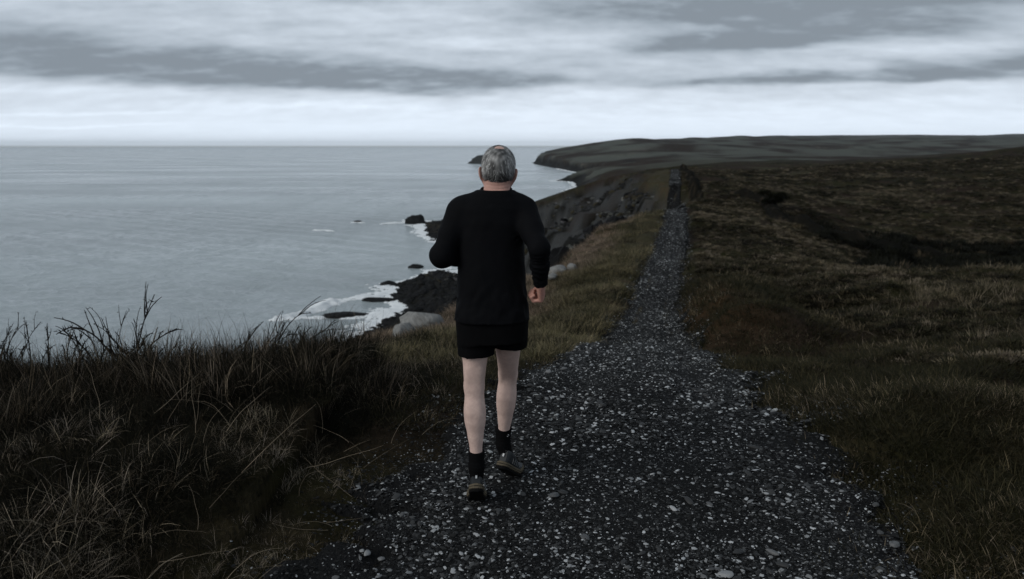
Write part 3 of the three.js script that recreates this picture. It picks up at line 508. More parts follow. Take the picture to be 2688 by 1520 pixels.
// torso: height, half width, half depth, centre x, centre z
const TORSO = [[0.80, 0.150, 0.112, -0.092, -3.405], [0.93, 0.165, 0.118, -0.093, -3.405], [1.09, 0.149, 0.110, -0.093, -3.41], [1.2, 0.145, 0.114, -0.096, -3.42], [1.3, 0.148, 0.118, -0.099, -3.43], [1.38, 0.160, 0.114, -0.097, -3.43], [1.44, 0.158, 0.100, -0.093, -3.428], [1.475, 0.140, 0.086, -0.088, -3.426], [1.503, 0.104, 0.074, -0.082, -3.425], [1.522, 0.076, 0.066, -0.076, -3.425], [1.56, 0.05, 0.05, -0.07, -3.425]];
const torso = (grow, y0, y1) => (x, y, z) => {
  const [, w, d, cx, cz] = table(TORSO, clamp(y, 0.8, 1.56)), a = Math.abs(x - cx) / (w + grow), b = Math.abs(z - cz) / (d + grow), k = Math.pow(Math.pow(a, 2.4) + Math.pow(b, 2.4), 1 / 2.4);
  const s = (k - 1) * Math.min(w, d) * 0.9; return Math.max(s, y0 - y, y - y1);
};
const back = (p, dz, dx = 0, dy = 0) => [p[0] + dx, p[1] + dy, p[2] + dz], mid = (p, q, t) => [lerp(p[0], q[0], t), lerp(p[1], q[1], t), lerp(p[2], q[2], t)];
function limb(p, q, rows) {                                        // limb with a radius profile: [share of length, radius, backward offset]
  const [ax, ay, az] = p, bx = q[0] - ax, by = q[1] - ay, bz = q[2] - az, L = bx * bx + by * by + bz * bz;
  return (x, y, z) => { const t = clamp(((x - ax) * bx + (y - ay) * by + (z - az) * bz) / L), [, r, o] = table(rows, t), dx = x - ax - bx * t, dy = y - ay - by * t, dz = z - az - bz * t - o; return Math.sqrt(dx * dx + dy * dy + dz * dz) - r; };
}
function legField(hip, kn, an, fat) {                              // thigh, shin, the twin heads of the calf, the hamstring tendons, the kneecap and the heel tendon
  const soft = all([limb(hip, kn, [[0, 0.076, 0], [0.2, 0.074, 0], [0.5, 0.061, 0.004], [0.75, 0.0535, 0.004], [1, 0.047, 0]]), limb(kn, an, [[0, 0.047, 0], [0.12, 0.0465, 0.003], [0.3, 0.0515 + fat, 0.009], [0.42, 0.0495 + fat, 0.009], [0.58, 0.040, 0.006], [0.78, 0.0305, 0.003], [1, 0.028, 0]])], 0.016);
  const fine = all([limb(back(mid(kn, an, 0.06), 0.020, -0.016), back(mid(kn, an, 0.52), 0.018, -0.010), [[0, 0.016, 0], [0.5, 0.029 + fat, 0.012], [0.75, 0.024, 0.008], [1, 0.014, 0]]), limb(back(mid(kn, an, 0.06), 0.020, 0.015), back(mid(kn, an, 0.58), 0.016, 0.008), [[0, 0.016, 0], [0.5, 0.028 + fat, 0.012], [0.75, 0.022, 0.007], [1, 0.014, 0]])], 0.004);
  const cords = all([cap(back(mid(kn, an, 0.6), 0.022), back(an, 0.013), 0.012, 0.010), cap(back(mid(hip, kn, 0.7), 0.034, -0.024), back(kn, 0.024, -0.030, -0.03), 0.020, 0.010), cap(back(mid(hip, kn, 0.7), 0.034, 0.024), back(kn, 0.024, 0.029, -0.03), 0.020, 0.010), cap(back(kn, -0.02, 0, 0.02), back(kn, -0.018, 0, -0.02), 0.033, 0.029)], 0.006);
  return [(x, y, z) => smoothMin(smoothMin(soft(x, y, z), fine(x, y, z), 0.012), cords(x, y, z), 0.014)];
}
// hand: wrist w, along a (to the fingers), n out of the palm, thumb side b
function handField(w, a, n, flip, curl) {
  const A = new THREE.Vector3(...a).normalize(), N = new THREE.Vector3(...n), B = new THREE.Vector3().crossVectors(A, N).normalize().multiplyScalar(flip); N.crossVectors(B, A).normalize(); if (N.dot(new THREE.Vector3(...n)) < 0) N.negate();
  const at = (p, q, r) => [w[0] + A.x * p + B.x * q + N.x * r, w[1] + A.y * p + B.y * q + N.y * r, w[2] + A.z * p + B.z * q + N.z * r];
  const f = [], len = [0.040, 0.044, 0.041, 0.033], off = [0.027, 0.0095, -0.0085, -0.025], kn = [0.083, 0.086, 0.082, 0.075], palm = [];
  for (let k = 0; k < 4; k++) {
    palm.push(cap(at(0.012, off[k] * 0.6, 0), at(kn[k], off[k], -0.001), 0.015, 0.0105));
    let p = [kn[k], 0], th = curl[0]; const chain = [at(p[0], off[k], p[1])];
    for (let s = 0; s < 3; s++) { const L = len[k] * [1, 0.68, 0.5][s]; p = [p[0] + Math.cos(th) * L, p[1] + Math.sin(th) * L]; chain.push(at(p[0], off[k] * (1 - 0.06 * s), p[1])); th += curl[1]; }
    for (let s = 0; s < 3; s++) f.push(cap(chain[s], chain[s + 1], 0.0098 - s * 0.0009, 0.0090 - s * 0.0009));
  }
  palm.push(cap(at(0.02, 0.012, 0.006), at(0.05, 0.026, 0.012), 0.016, 0.012));
  const thumb = all([cap(at(0.022, 0.022, 0.008), at(0.050, 0.038, 0.022), 0.0135, 0.0115), cap(at(0.050, 0.038, 0.022), at(0.074, 0.026, 0.044), 0.0112, 0.010), cap(at(0.074, 0.026, 0.044), at(0.082, 0.004, 0.052), 0.010, 0.0085)], 0.006);
  const pf = all(palm, 0.014), ff = all(f, 0.0025);
  return (x, y, z) => smoothMin(smoothMin(pf(x, y, z), ff(x, y, z), 0.005), thumb(x, y, z), 0.004);
}
const sub = (p, q) => [q[0] - p[0], q[1] - p[1], q[2] - p[2]];
const runner = thing('person', 'grey-haired runner in black long-sleeved top and shorts seen from behind', 'person', [-0.1, 0, -3.5]);
const inRunner = (g) => g.translate(0.1, 0, 3.5);
{
  // head, turned a little to the right side
  const hc = J.head, tilt = -0.055, ct = Math.cos(tilt), sn = Math.sin(tilt);
  const local = (f) => (x, y, z) => { const dx = x - hc[0], dy = y - hc[1]; return f(dx * ct + dy * sn, -dx * sn + dy * ct, z - hc[2]); };
  const skull = all([ell([0, 0.022, 0.006], [0.0635, 0.075, 0.094]), ell([0, 0.01, -0.035], [0.060, 0.072, 0.066]), ell([0, -0.016, 0.035], [0.051, 0.06, 0.052])], 0.05);
  const face = all([skull, cap([0, -0.06, -0.035], [0, -0.098, -0.068], 0.054, 0.026), cap([-0.045, -0.05, -0.02], [-0.02, -0.098, -0.066], 0.026, 0.018), cap([0.045, -0.05, -0.02], [0.02, -0.098, -0.066], 0.026, 0.018)], 0.03);
  const nose = all([cap([0, 0.0, -0.094], [0, -0.034, -0.117], 0.008, 0.012), ell([-0.011, -0.038, -0.1], [0.010, 0.008, 0.012]), ell([0.011, -0.038, -0.1], [0.010, 0.008, 0.012])], 0.012);
  const brow = all([cap([-0.045, 0.013, -0.086], [-0.012, 0.016, -0.097], 0.009, 0.009), cap([0.045, 0.013, -0.086], [0.012, 0.016, -0.097], 0.009, 0.009)], 0.01);
  const lips = all([cap([-0.022, -0.062, -0.093], [0.022, -0.062, -0.093], 0.005, 0.005), cap([-0.018, -0.071, -0.092], [0.018, -0.071, -0.092], 0.006, 0.006)], 0.004);
  const eye = (s) => ell([s * 0.031, -0.004, -0.094], [0.015, 0.010, 0.012]), lid = (s) => ell([s * 0.031, -0.005, -0.085], [0.013, 0.0095, 0.010]);
  const ear = (s) => { const c = 0.35; return (x, y, z) => { const ex = (x - s * (0.0785 + (z - 0.012) * 0.45 + (y + 0.02) * 0.2)) / 0.0075, ey = (y + 0.026) / 0.033, ez = (z - 0.008) / 0.0195, k = Math.sqrt(ex * ex + ey * ey + ez * ez), rim = (k - 1) * 0.0075, dent = ell([s * 0.085, -0.022, 0.004], [0.006, 0.019, 0.011])(x, y, z); return Math.max(rim, -dent * 0.8); }; };
  const e1 = eye(-1), e2 = eye(1), l1 = lid(-1), l2 = lid(1), r1 = ear(-1), r2 = ear(1);
  const headF = local((x, y, z) => { let d = smoothMin(face(x, y, z), nose(x, y, z), 0.012); d = smoothMin(d, brow(x, y, z), 0.012); d = smoothMin(d, lips(x, y, z), 0.006); d = Math.max(d, -smoothMin(e1(x, y, z), e2(x, y, z), 0.002)); d = Math.min(d, l1(x, y, z), l2(x, y, z)); return smoothMin(d, Math.min(r1(x, y, z), r2(x, y, z)), 0.006); });
  const neck = all([cap(J.neck, [-0.062, 1.585, -3.45], 0.060, 0.053), cap([-0.095, 1.49, -3.40], [-0.085, 1.57, -3.415], 0.030, 0.024), cap([-0.042, 1.49, -3.40], [-0.045, 1.57, -3.415], 0.030, 0.024)], 0.02);
  const headNeck = (x, y, z) => { let d = smoothMin(headF(x, y, z), neck(x, y, z) + 0.0011 * Math.sin((y - 0.12 * Math.abs(x + 0.066)) * 420) * sstep(-3.43, -3.39, z), 0.022); return Math.max(d, 1.485 - y); };
  const skinParts = [torso(-0.016, 0.84, 1.55), cap(J.shL, J.elL, 0.046, 0.036), cap(J.elL, J.wrL, 0.036, 0.024), cap(J.shR, J.elR, 0.046, 0.036), cap(J.elR, J.wrR, 0.036, 0.024)];
  const legL = all([...legField(J.hipL, J.knL, J.anL, 0.0015), cap(J.anL, [-0.174, footL + 0.085, -3.48], 0.03, 0.028)], 0.022), legR = all([...legField(J.hipR, J.knR, J.anR, 0.0), cap(J.anR, [-0.022, footR + 0.085, -3.785], 0.03, 0.028)], 0.022), trunk = all(skinParts, 0.035);
  const bodyF = (x, y, z) => { const a = y > 0.7 ? trunk(x, y, z) : 1, b = y < 1.1 ? Math.min(legL(x, y, z), legR(x, y, z)) : 1; return Math.max(smoothMin(a, b, 0.04), y - 1.497); };
  const bodyG = meshField(bodyF, [-0.40, 0.02, -3.88], [0.22, 1.52, -3.14], 0.0075);
  const headG = meshField(headNeck, [-0.19, 1.47, -3.60], [0.07, 1.75, -3.31], 0.0036);
  const dirR = sub(J.elR, J.wrR), dirL = sub(J.elL, J.wrL);
  const handRF = handField(J.wrR, [dirR[0] + 0.01, dirR[1], dirR[2] * 1.1], [-1, 0, -0.25], 1, [1.35, 1.35]), handLF = handField(J.wrL, dirL, [0.6, -0.3, 0.4], -1, [1.2, 1.2]);
  const box = (p, r) => [p.map((v) => v - r), p.map((v) => v + r)];
  const handRG = meshField(handRF, ...box(mid(J.wrR, [J.wrR[0], J.wrR[1] - 0.1, J.wrR[2] - 0.05], 0.45), 0.085), 0.0027), handLG = meshField(handLF, ...box(mid(J.wrL, [J.wrL[0] + 0.05, J.wrL[1] - 0.02, J.wrL[2] - 0.1], 0.5), 0.1), 0.0034);
  const skinG = mergeGeometries([bodyG, headG, handRG, handLG]);
  { const p = skinG.attributes.position, c = new Float32Array(p.count * 3);
    for (let i = 0; i < p.count; i++) { const x = p.getX(i), y = p.getY(i), z = p.getZ(i), n = noise3(x * 30, y * 30, z * 30), m = noise3(x * 120, y * 120, z * 120), v = noise3(x * 11 + 4, y * 9, z * 11), ruddy = y > 1.66 ? 0.55 : y > 1.4 ? 0.9 : y > 1 ? 1.1 : 0.12;
      const k = 1 + 0.07 * n + 0.12 * m - 0.05 * sstep(0.2, 0.5, v); c.set([lerp(0.63, 0.47, ruddy) * k, lerp(0.47, 0.255, ruddy) * (k + 0.04 * m), lerp(0.41, 0.205, ruddy) * (k + 0.03 * m)], i * 3); }
    skinG.setAttribute('color', new THREE.BufferAttribute(c, 3)); }
  const skin = new THREE.MeshPhysicalMaterial({ vertexColors: true, roughness: 0.58, specularIntensity: 0.5 });
  mesh('body', inRunner(skinG), skin, runner);

  // hair: cropped grey, thin on the crown
  const hairMask = (x, y, z) => {                                  // head axes; + inside the haired area
    const side = sstep(0.035, 0.062, Math.abs(x)); const bald = 1 - Math.hypot(x / 0.036, (z - 0.030) / 0.034, (y - 0.093) / 0.03), line = y - lerp(-0.062, 0.058, sstep(0.03, -0.10, z)) - 0.05 * side * sstep(0.06, 0.0, z) - 0.012 * Math.cos(x * 60), front = sstep(-0.088, -0.07, z);
    return Math.min(line * 40 + 0.4, 1, front * 2 - 0.5 + (y > 0.06 ? 0.4 : 0)) - sstep(-0.05, 0.55, bald) * 1.2;
  };
  const hairCap = meshField(local((x, y, z) => { const m = clamp(hairMask(x, y, z), -1, 1); return skull(x, y, z) - (m > 0 ? 0.003 * Math.min(1, m * 2) : m * 0.01) - 0.0012 * noise3(x * 90, y * 60, z * 90); }), [-0.17, 1.52, -3.58], [0.05, 1.74, -3.33], 0.0038);
  const hairMat = new THREE.MeshPhysicalMaterial({ vertexColors: true, roughness: 0.55, specularIntensity: 0.6, side: THREE.DoubleSide });
  const tone = (x, y, z, r) => { const n = noise3(x * 70, y * 22, z * 70) + 0.6 * noise3(x * 20 + 3, y * 20, z * 20), low = sstep(0.01, -0.05, y) * (1 - sstep(-0.05, -0.075, y)) * 0.5, k = clamp(0.62 + 0.5 * n - low + (r - 0.5) * 0.9); const v = lerp(0.05, 0.62, Math.pow(k, 1.6)); return [v, v * 0.985, v * 0.965]; };
  { const p = hairCap.attributes.position, c = new Float32Array(p.count * 3); for (let i = 0; i < p.count; i++) { const dx = p.getX(i) - hc[0], dy = p.getY(i) - hc[1], x = dx * ct + dy * sn, y = -dx * sn + dy * ct, t = tone(x, y, p.getZ(i) - hc[2], 0.3); c.set([t[0] * 0.6, t[1] * 0.6, t[2] * 0.6], i * 3); } hairCap.setAttribute('color', new THREE.BufferAttribute(c, 3)); }
  const r = mulberry(99), pos = [], idx = [], col = [];
  for (let i = 0; i < 9000; i++) {
    const u = r() * 2 - 1, a = r() * 6.283, s = Math.sqrt(1 - u * u); let d = [s * Math.cos(a), u, s * Math.sin(a)], t = 0.05;
    for (let k = 0; k < 14; k++) t -= skull(d[0] * t, 0.015 + d[1] * t, d[2] * t) * 0.9;
    let x = d[0] * t, y = 0.015 + d[1] * t, z = d[2] * t; const m = hairMask(x, y, z); if (m < 0.1 + 0.3 * r()) continue;
    // lies along the scalp, away from the crown and down
    let fx = x * 1.2 + (r() - 0.5) * 0.05, fy = -0.055 - 0.03 * r(), fz = (z - 0.03) * 1.1 + (r() - 0.5) * 0.05; if (y > 0.075) fz += z > 0.03 ? 0.03 : -0.05;
    const dot = fx * d[0] + fy * d[1] + fz * d[2]; fx -= d[0] * dot; fy -= d[1] * dot; fz -= d[2] * dot; const L = Math.hypot(fx, fy, fz) + 1e-6, len = 0.014 + 0.014 * r(), w = 0.0006 + 0.0007 * r(), o = pos.length / 3, c = tone(x, y, z, r());
    const sx = d[1] * fz / L - d[2] * fy / L, sy = d[2] * fx / L - d[0] * fz / L, sz = d[0] * fy / L - d[1] * fx / L, lift = 0.3 + 0.5 * r();
    for (let k = 0; k < 3; k++) { const q = k / 2, ww = w * (1 - 0.75 * q), h = 0.0024 + lift * 0.008 * q - 0.006 * q * q, bx = x + fx / L * len * q + d[0] * h, by = y + fy / L * len * q + d[1] * h, bz = z + fz / L * len * q + d[2] * h;
      for (const g of [-1, 1]) { const X = bx + sx * ww * g, Y = by + sy * ww * g; pos.push(hc[0] + X * ct - Y * sn, hc[1] + X * sn + Y * ct, hc[2] + bz + sz * ww * g); col.push(...c); } }
    idx.push(o, o + 1, o + 2, o + 1, o + 3, o + 2, o + 2, o + 3, o + 4, o + 3, o + 5, o + 4);
  }
  mesh('hair', inRunner(mergeGeometries([hairCap, geo(pos, idx, { color: col })])), hairMat, runner).userData.label = 'short grey hair thinning at the crown';

  // clothes
  const weave = noiseTexture(256, (u, v) => { const n = 0.5 + 0.3 * tileNoise(u, v, 40, 3, 31); return [n, n, n]; });
  const shirtMat = new THREE.MeshPhysicalMaterial({ color: new THREE.Color(0.0032, 0.0034, 0.0044), roughness: 0.82, specularIntensity: 0.16, sheen: 0.06, sheenColor: new THREE.Color(0.04, 0.05, 0.07), sheenRoughness: 0.7 });
  const shortsMat = new THREE.MeshPhysicalMaterial({ color: new THREE.Color(0.004, 0.004, 0.0045), roughness: 0.9, specularIntensity: 0.1 });
  const armL = all([cap(J.shL, mid(J.shL, J.elL, 0.55), 0.062, 0.056), cap(mid(J.shL, J.elL, 0.55), J.elL, 0.053, 0.049), cap(J.elL, mid(J.elL, J.wrL, 0.5), 0.050, 0.046), cap(mid(J.elL, J.wrL, 0.5), J.wrL, 0.046, 0.034)], 0.025);
  const armR = all([cap(J.shR, mid(J.shR, J.elR, 0.55), 0.060, 0.050), cap(mid(J.shR, J.elR, 0.55), J.elR, 0.049, 0.043), cap(J.elR, mid(J.elR, J.wrR, 0.45), 0.042, 0.038), cap(mid(J.elR, J.wrR, 0.45), mid(J.elR, J.wrR, 1.02), 0.037, 0.031)], 0.028);
  const shirtTorso = (() => { const t = torso(0.008, 0.0, 1.9); return t; })();
  const shoulders = cap([-0.205, 1.447, -3.425], [0.035, 1.443, -3.425], 0.056, 0.056);
  const dR = new THREE.Vector3(...dirR).normalize();
  const shirtF = (x, y, z) => {
    let a = shirtTorso(x, y, z); a = smoothMin(a, shoulders(x, y, z), 0.03);
    const al = armL(x, y, z), ar = armR(x, y, z);
    const kk = lerp(0.006, 0.03, sstep(1.28, 1.38, y)); let d = smoothMin(a, al, kk); d = smoothMin(d, ar, kk);
    const along = (x - J.elR[0]) * dR.x + (y - J.elR[1]) * dR.y + (z - J.elR[2]) * dR.z;
    if (ar < 0.03 && along > -0.03) d -= 0.0032 * Math.sin(along * 260 + 9 * noise3(x * 14, y * 14, z * 14)) * sstep(-0.03, 0.03, along);
    d -= 0.005 * noise3(x * 11 + y * 8, y * 7, z * 11) + 0.0032 * noise3(x * 24 - y * 16, y * 20 + x * 14, z * 24) * (0.4 + sstep(1.2, 1.0, y));
    const hem = 0.928 + 0.006 * noise3(x * 11, 2, z * 11) + 0.10 * (z + 3.41) * 0.15;
    const wristR = (x - J.wrR[0]) * dR.x + (y - J.wrR[1]) * dR.y + (z - J.wrR[2]) * dR.z; let cut = Math.max(hem - y, d);
    if (ar < 0.05) cut = Math.max(cut, wristR - 0.004);
    const collar = y - (1.525 + 0.0); return Math.max(cut, collar);
  };
  mesh('shirt', inRunner(meshField(shirtF, [-0.42, 0.88, -3.70], [0.22, 1.56, -3.13], 0.0068)), shirtMat, runner).userData.label = 'black long-sleeved running top';
  const collarG = new THREE.TorusGeometry(0.062, 0.0055, 8, 40); collarG.rotateX(Math.PI / 2 + 0.2); collarG.scale(1.08, 1, 1); collarG.translate(-0.071, 1.527, -3.426);
  mesh('collar', inRunner(collarG), shirtMat, runner);
  const sL = all([cap([-0.164, 0.93, -3.405], [-0.172, 0.70, -3.418], 0.092, 0.0835)], 0.03), sR = all([cap([-0.020, 0.93, -3.41], [-0.006, 0.70, -3.545], 0.092, 0.080)], 0.03), pel = torso(-0.01, 0.83, 0.965);
  const shortsF = (x, y, z) => {
    const l = Math.max(sL(x, y, z), 0.762 + 0.012 * (z + 3.41) + 0.004 * noise3(x * 20, 1, z * 20) - y), q = Math.max(sR(x, y, z), 0.778 + 0.10 * (z + 3.5) * 0.4 + 0.004 * noise3(x * 20, 4, z * 20) - y);
    let d = Math.min(l, q); if (y > 0.80) d = smoothMin(l, q, 0.03 * sstep(0.80, 0.84, y) + 1e-4);
    d = smoothMin(d, pel(x, y, z), 0.03); return Math.max(d - 0.003 * noise3(x * 12, y * 8, z * 12) - 0.0015 * noise3(x * 30, y * 18, z * 30), y - 0.955);
  };
  mesh('shorts', inRunner(meshField(shortsF, [-0.30, 0.72, -3.68], [0.12, 1.03, -3.24], 0.0066)), shortsMat, runner).userData.label = 'loose black running shorts';

  // socks and shoes
  const sockMat = new THREE.MeshPhysicalMaterial({ color: new THREE.Color(0.005, 0.005, 0.0055), roughness: 0.95, specularIntensity: 0.1 });
  const upperMat = new THREE.MeshPhysicalMaterial({ color: new THREE.Color(0.02, 0.022, 0.024), roughness: 0.5, specularIntensity: 0.5 });
  const midMat = new THREE.MeshPhysicalMaterial({ color: new THREE.Color(0.10, 0.083, 0.058), roughness: 0.8, specularIntensity: 0.2 }), soleMat = new THREE.MeshPhysicalMaterial({ color: new THREE.Color(0.006, 0.006, 0.006), roughness: 0.9, specularIntensity: 0.15 }), pale = new THREE.MeshStandardMaterial({ color: new THREE.Color(0.42, 0.43, 0.44), roughness: 0.4 });
  const greyTrim = new THREE.MeshStandardMaterial({ color: new THREE.Color(0.12, 0.125, 0.13), roughness: 0.5 });
  function shoe(an, heel, ball, toe, side, sockTop, label, cuff) {
    const H = new THREE.Vector3(...heel), Bp = new THREE.Vector3(...ball), T = new THREE.Vector3(...toe), f = Bp.clone().sub(H), Ls = f.length(); f.normalize();
    const flat = T.clone().sub(Bp).normalize(), lat = new THREE.Vector3().crossVectors(flat, new THREE.Vector3(0, 1, 0)).normalize(), up = new THREE.Vector3().crossVectors(lat, f).normalize(), upT = new THREE.Vector3().crossVectors(lat, flat).normalize();
    const place = (s, t, n) => { const k = sstep(Ls - 0.02, Ls + 0.02, s), u = up.clone().lerp(upT, k).normalize(), along = s < Ls ? H.clone().addScaledVector(f, s) : Bp.clone().addScaledVector(flat, s - Ls); return along.addScaledVector(u, n).addScaledVector(lat, t); };
    const halfW = (s) => { const x = s / 0.275; const w = lerp(0.034, 0.047, sstep(0.25, 0.72, x)) - 0.004 * Math.exp(-((x - 0.42) ** 2) / 0.02); const e0 = Math.sqrt(clamp(1 - ((0.035 - s) / 0.038) ** 2 * (s < 0.035 ? 1 : 0))), e1 = Math.sqrt(clamp(1 - ((s - 0.20) / 0.076) ** 2 * (s > 0.20 ? 1 : 0))); return Math.max(0.002, w * e0 * e1); };
    const loft = (n0, n1, grow, s0 = -0.002, s1 = 0.274, arch = 0) => {
      const NS = 36, NR = 22, pos = [], idx = [];
      for (let i = 0; i <= NS; i++) { const s = lerp(s0 - grow * 0.5, s1 + grow * 0.5, 0.5 - 0.5 * Math.cos(Math.PI * i / NS)), w = halfW(clamp(s, -0.002, 0.274)) + grow * (i === 0 || i === NS ? 0.2 : 1), top = typeof n1 === 'function' ? n1(s) : n1;
        for (let j = 0; j < NR; j++) { const a = j / NR * 6.2832, c = Math.cos(a), q = Math.sin(a), e = 0.42, lx = Math.sign(c) * Math.pow(Math.abs(c), e), ly = Math.sign(q) * Math.pow(Math.abs(q), arch ? 0.75 : e), t = (ly + 1) / 2, nn = lerp(n0, top, t), sh = arch ? 1 - lerp(0.08, 0.42, sstep(0.07, 0.15, s)) * Math.pow(clamp(t), 1.6) * sstep(0.03, 0.085, top) : 1, back2 = arch && s < 0.05 ? 0.010 * t : 0, p = place(s + back2, lx * w * sh, nn); pos.push(p.x, p.y, p.z); } }
      for (let i = 0; i < NS; i++) for (let j = 0; j < NR; j++) { const a = i * NR + j, b = i * NR + (j + 1) % NR, c = a + NR, d = b + NR; idx.push(a, b, c, b, d, c); }
      const c0 = pos.length / 3; for (const i of [0, NS]) { let m = [0, 0, 0]; for (let j = 0; j < NR; j++) for (let k = 0; k < 3; k++) m[k] += pos[(i * NR + j) * 3 + k] / NR; pos.push(...m); }
      for (let j = 0; j < NR; j++) { const k = (j + 1) % NR; idx.push(c0, k, j, c0 + 1, NS * NR + j, NS * NR + k); }
      return geo(pos, idx);
    };
    const topLine = (s) => { const x = clamp(s / 0.275); return x < 0.36 ? lerp(0.108, 0.104, x / 0.36) : lerp(0.104, 0.048, sstep(0.36, 0.85, x)) - 0.006 * sstep(0.9, 1, x); };
    const sh = new THREE.Group(); sh.name = side === 'left' ? 'shoe' : 'shoe_001'; runner.add(sh);
    mesh('upper', inRunner(loft(0.026, topLine, -0.003, 0.002, 0.27, 1)), upperMat, sh);
    mesh('midsole', inRunner(loft(0.016, 0.040, 0.0035)), midMat, sh); mesh('midsole_groove', inRunner(loft(0.0255, 0.0295, 0.0042)), soleMat, sh); mesh('outsole', inRunner(loft(0.0, 0.017, 0.002)), soleMat, sh);
    const bit = (s, t, n, ws, hs) => { const g = new THREE.BoxGeometry(ws, hs, 0.003, 1, 1, 1), m = new THREE.Matrix4(), o = place(s, t, n), X = lat.clone(), Z = f.clone().negate(), Y = up.clone(); m.makeBasis(X, Y, Z).setPosition(o); g.applyMatrix4(m); return g; };
    mesh('heel_tab', inRunner(bit(0.0075, 0.0, 0.098, 0.016, 0.006)), pale, sh); mesh('heel_tab_001', inRunner(bit(0.002, 0.0, 0.072, 0.009, 0.016)), pale, sh);
    for (let k = 0; k < 5; k++) { const g = bit(0.055 + 0.022 * k, 0.0395 + 0.0016 * k, 0.058 - 0.001 * k, 0.003, 0.026); const o = place(0.055 + 0.022 * k, 0.0395, 0.058); g.translate(-o.x, -o.y, -o.z).rotateY(0).translate(o.x, o.y, o.z); mesh(k ? `stripe_00${k}` : 'stripe', inRunner(g), greyTrim, sh); }
    sh.userData.label = label;
    const ankleIn = place(0.06, 0, 0.05), st = new THREE.Vector3(...sockTop);
    const sf = all([cap([st.x, st.y + 0.03, st.z], an, cuff, 0.036), cap(an, ankleIn.toArray(), 0.032, 0.028), cap(an, place(0.11, 0, 0.06).toArray(), 0.034, 0.03)], 0.018), n = new THREE.Vector3().subVectors(st, new THREE.Vector3(...an)).normalize();
    const so = mesh(side === 'left' ? 'sock' : 'sock_001', inRunner(meshField((x, y, z) => Math.max(sf(x, y, z) + 0.0008 * Math.sin(y * 900), (x - st.x) * n.x + (y - st.y) * n.y + (z - st.z) * n.z), [an[0] - 0.1, an[1] - 0.2, an[2] - 0.2], [an[0] + 0.1, an[1] + 0.2, an[2] + 0.12], 0.005)), sockMat, runner);
    return so;
  }
  shoe(J.anL, [-0.171, footL + 0.118, -3.352], [-0.176, footL + 0.004, -3.49], [-0.178, footL + 0.002, -3.57], 'left', [-0.172, 0.272, -3.437], 'black running shoe on the bare planted leg, heel lifted', 0.042);
  const sk = shoe(J.anR, [-0.062, footR + 0.105, -3.655], [0.0, footR + 0.004, -3.79], [0.034, footR + 0.002, -3.865], 'right', [-0.044, 0.277, -3.728], 'black running shoe of the leading foot, turned slightly outwards', 0.047);
  const ring = new THREE.TorusGeometry(0.0055, 0.0016, 6, 14, 5); ring.translate(-0.022, 0.245, -3.700); mesh('logo', inRunner(ring), pale, sk);
}

// ------------------------------------------------------------------ rocks, surf, bank and brambles
function rockGeometry(seed, detail, sx, sy, sz, rough = 0.3, cuts = 12) {
  const r = mulberry(seed), g = new THREE.IcosahedronGeometry(1, detail), p = g.attributes.position, v = new THREE.Vector3(), cut = [];
  for (let k = 0; k < cuts; k++) { const n = new THREE.Vector3(r() - 0.5, (r() - 0.4) * 0.9, r() - 0.5).normalize(); cut.push([n, 0.6 + 0.28 * r()]); }
  for (let i = 0; i < p.count; i++) {
    v.fromBufferAttribute(p, i); v.multiplyScalar(1 + rough * noise3(v.x * 1.7 + seed, v.y * 1.7, v.z * 1.7) + rough * 0.45 * noise3(v.x * 5 + seed, v.y * 5, v.z * 5));
    for (const [n, d] of cut) { const k = v.dot(n) - d; if (k > 0) v.addScaledVector(n, -k * 0.85); }
    p.setXYZ(i, v.x * sx, v.y * sy, v.z * sz);
  }
  const k = mergeGeometriesIndexed(g); k.computeVertexNormals();
  const q = k.attributes.position, uv = new Float32Array(q.count * 2); for (let i = 0; i < q.count; i++) uv.set([(q.getX(i) + q.getY(i) * 0.4) / sx, (q.getZ(i) + q.getY(i)) / sx], i * 2); k.setAttribute('uv', new THREE.BufferAttribute(uv, 2));
  return k;
}
const lichen = noiseTexture(256, (u, v) => { const n = 0.62 + 0.42 * tileNoise(u, v, 6, 5, 41), s = sstep(0.15, 0.4, tileNoise(u, v, 9, 3, 42)) * 0.25; return [n + s, n + s, n + s * 0.9]; });
const rockBump = noiseTexture(256, (u, v) => { const n = 0.5 + 0.6 * tileNoise(u, v, 8, 5, 43); return [n, n, n]; });
const paleRock = new THREE.MeshPhysicalMaterial({ color: new THREE.Color(0.34, 0.34, 0.33), map: lichen, bumpMap: rockBump, bumpScale: 0.03, roughness: 0.95, specularIntensity: 0.2 });
const wetRock = new THREE.MeshPhysicalMaterial({ color: new THREE.Color(0.016, 0.0165, 0.017), map: lichen, bumpMap: rockBump, bumpScale: 0.4, roughness: 0.8, specularIntensity: 0.2 });
for (const [x, z, sx, sy, sz, turn, seed, label] of [
  [-2.0, -16.2, 0.56, 0.32, 0.40, 0.3, 51, 'large pale grey boulder on the cliff edge left of the runner'], [-2.28, -15.4, 0.36, 0.24, 0.28, 1.1, 52, 'smaller pale tilted boulder in front of the large one on the cliff edge'],
  [-2.3, -10.6, 0.12, 0.10, 0.11, 0.4, 53, 'small pale stone low in the grass at the cliff edge'],
  [1.39, -23, 0.34, 0.17, 0.28, 0.2, 54, 'pale flat boulder on the verge just right of the runner\'s hand'], [1.09, -20.9, 0.20, 0.12, 0.17, 0.9, 55, 'small white stone below the flat boulder beside the runner\'s fist'], [1.9, -23.6, 0.26, 0.14, 0.2, 1.9, 56, 'grey boulder highest up the verge right of the runner']]) {
  const o = tag(mesh('boulder', rockGeometry(seed, 4, sx, sy, sz, 0.26), paleRock), label, 'boulder', 'pale boulders along the cliff edge'); o.position.set(x, groundY(x, z) + sy * 0.8, z); o.rotation.y = turn;
}
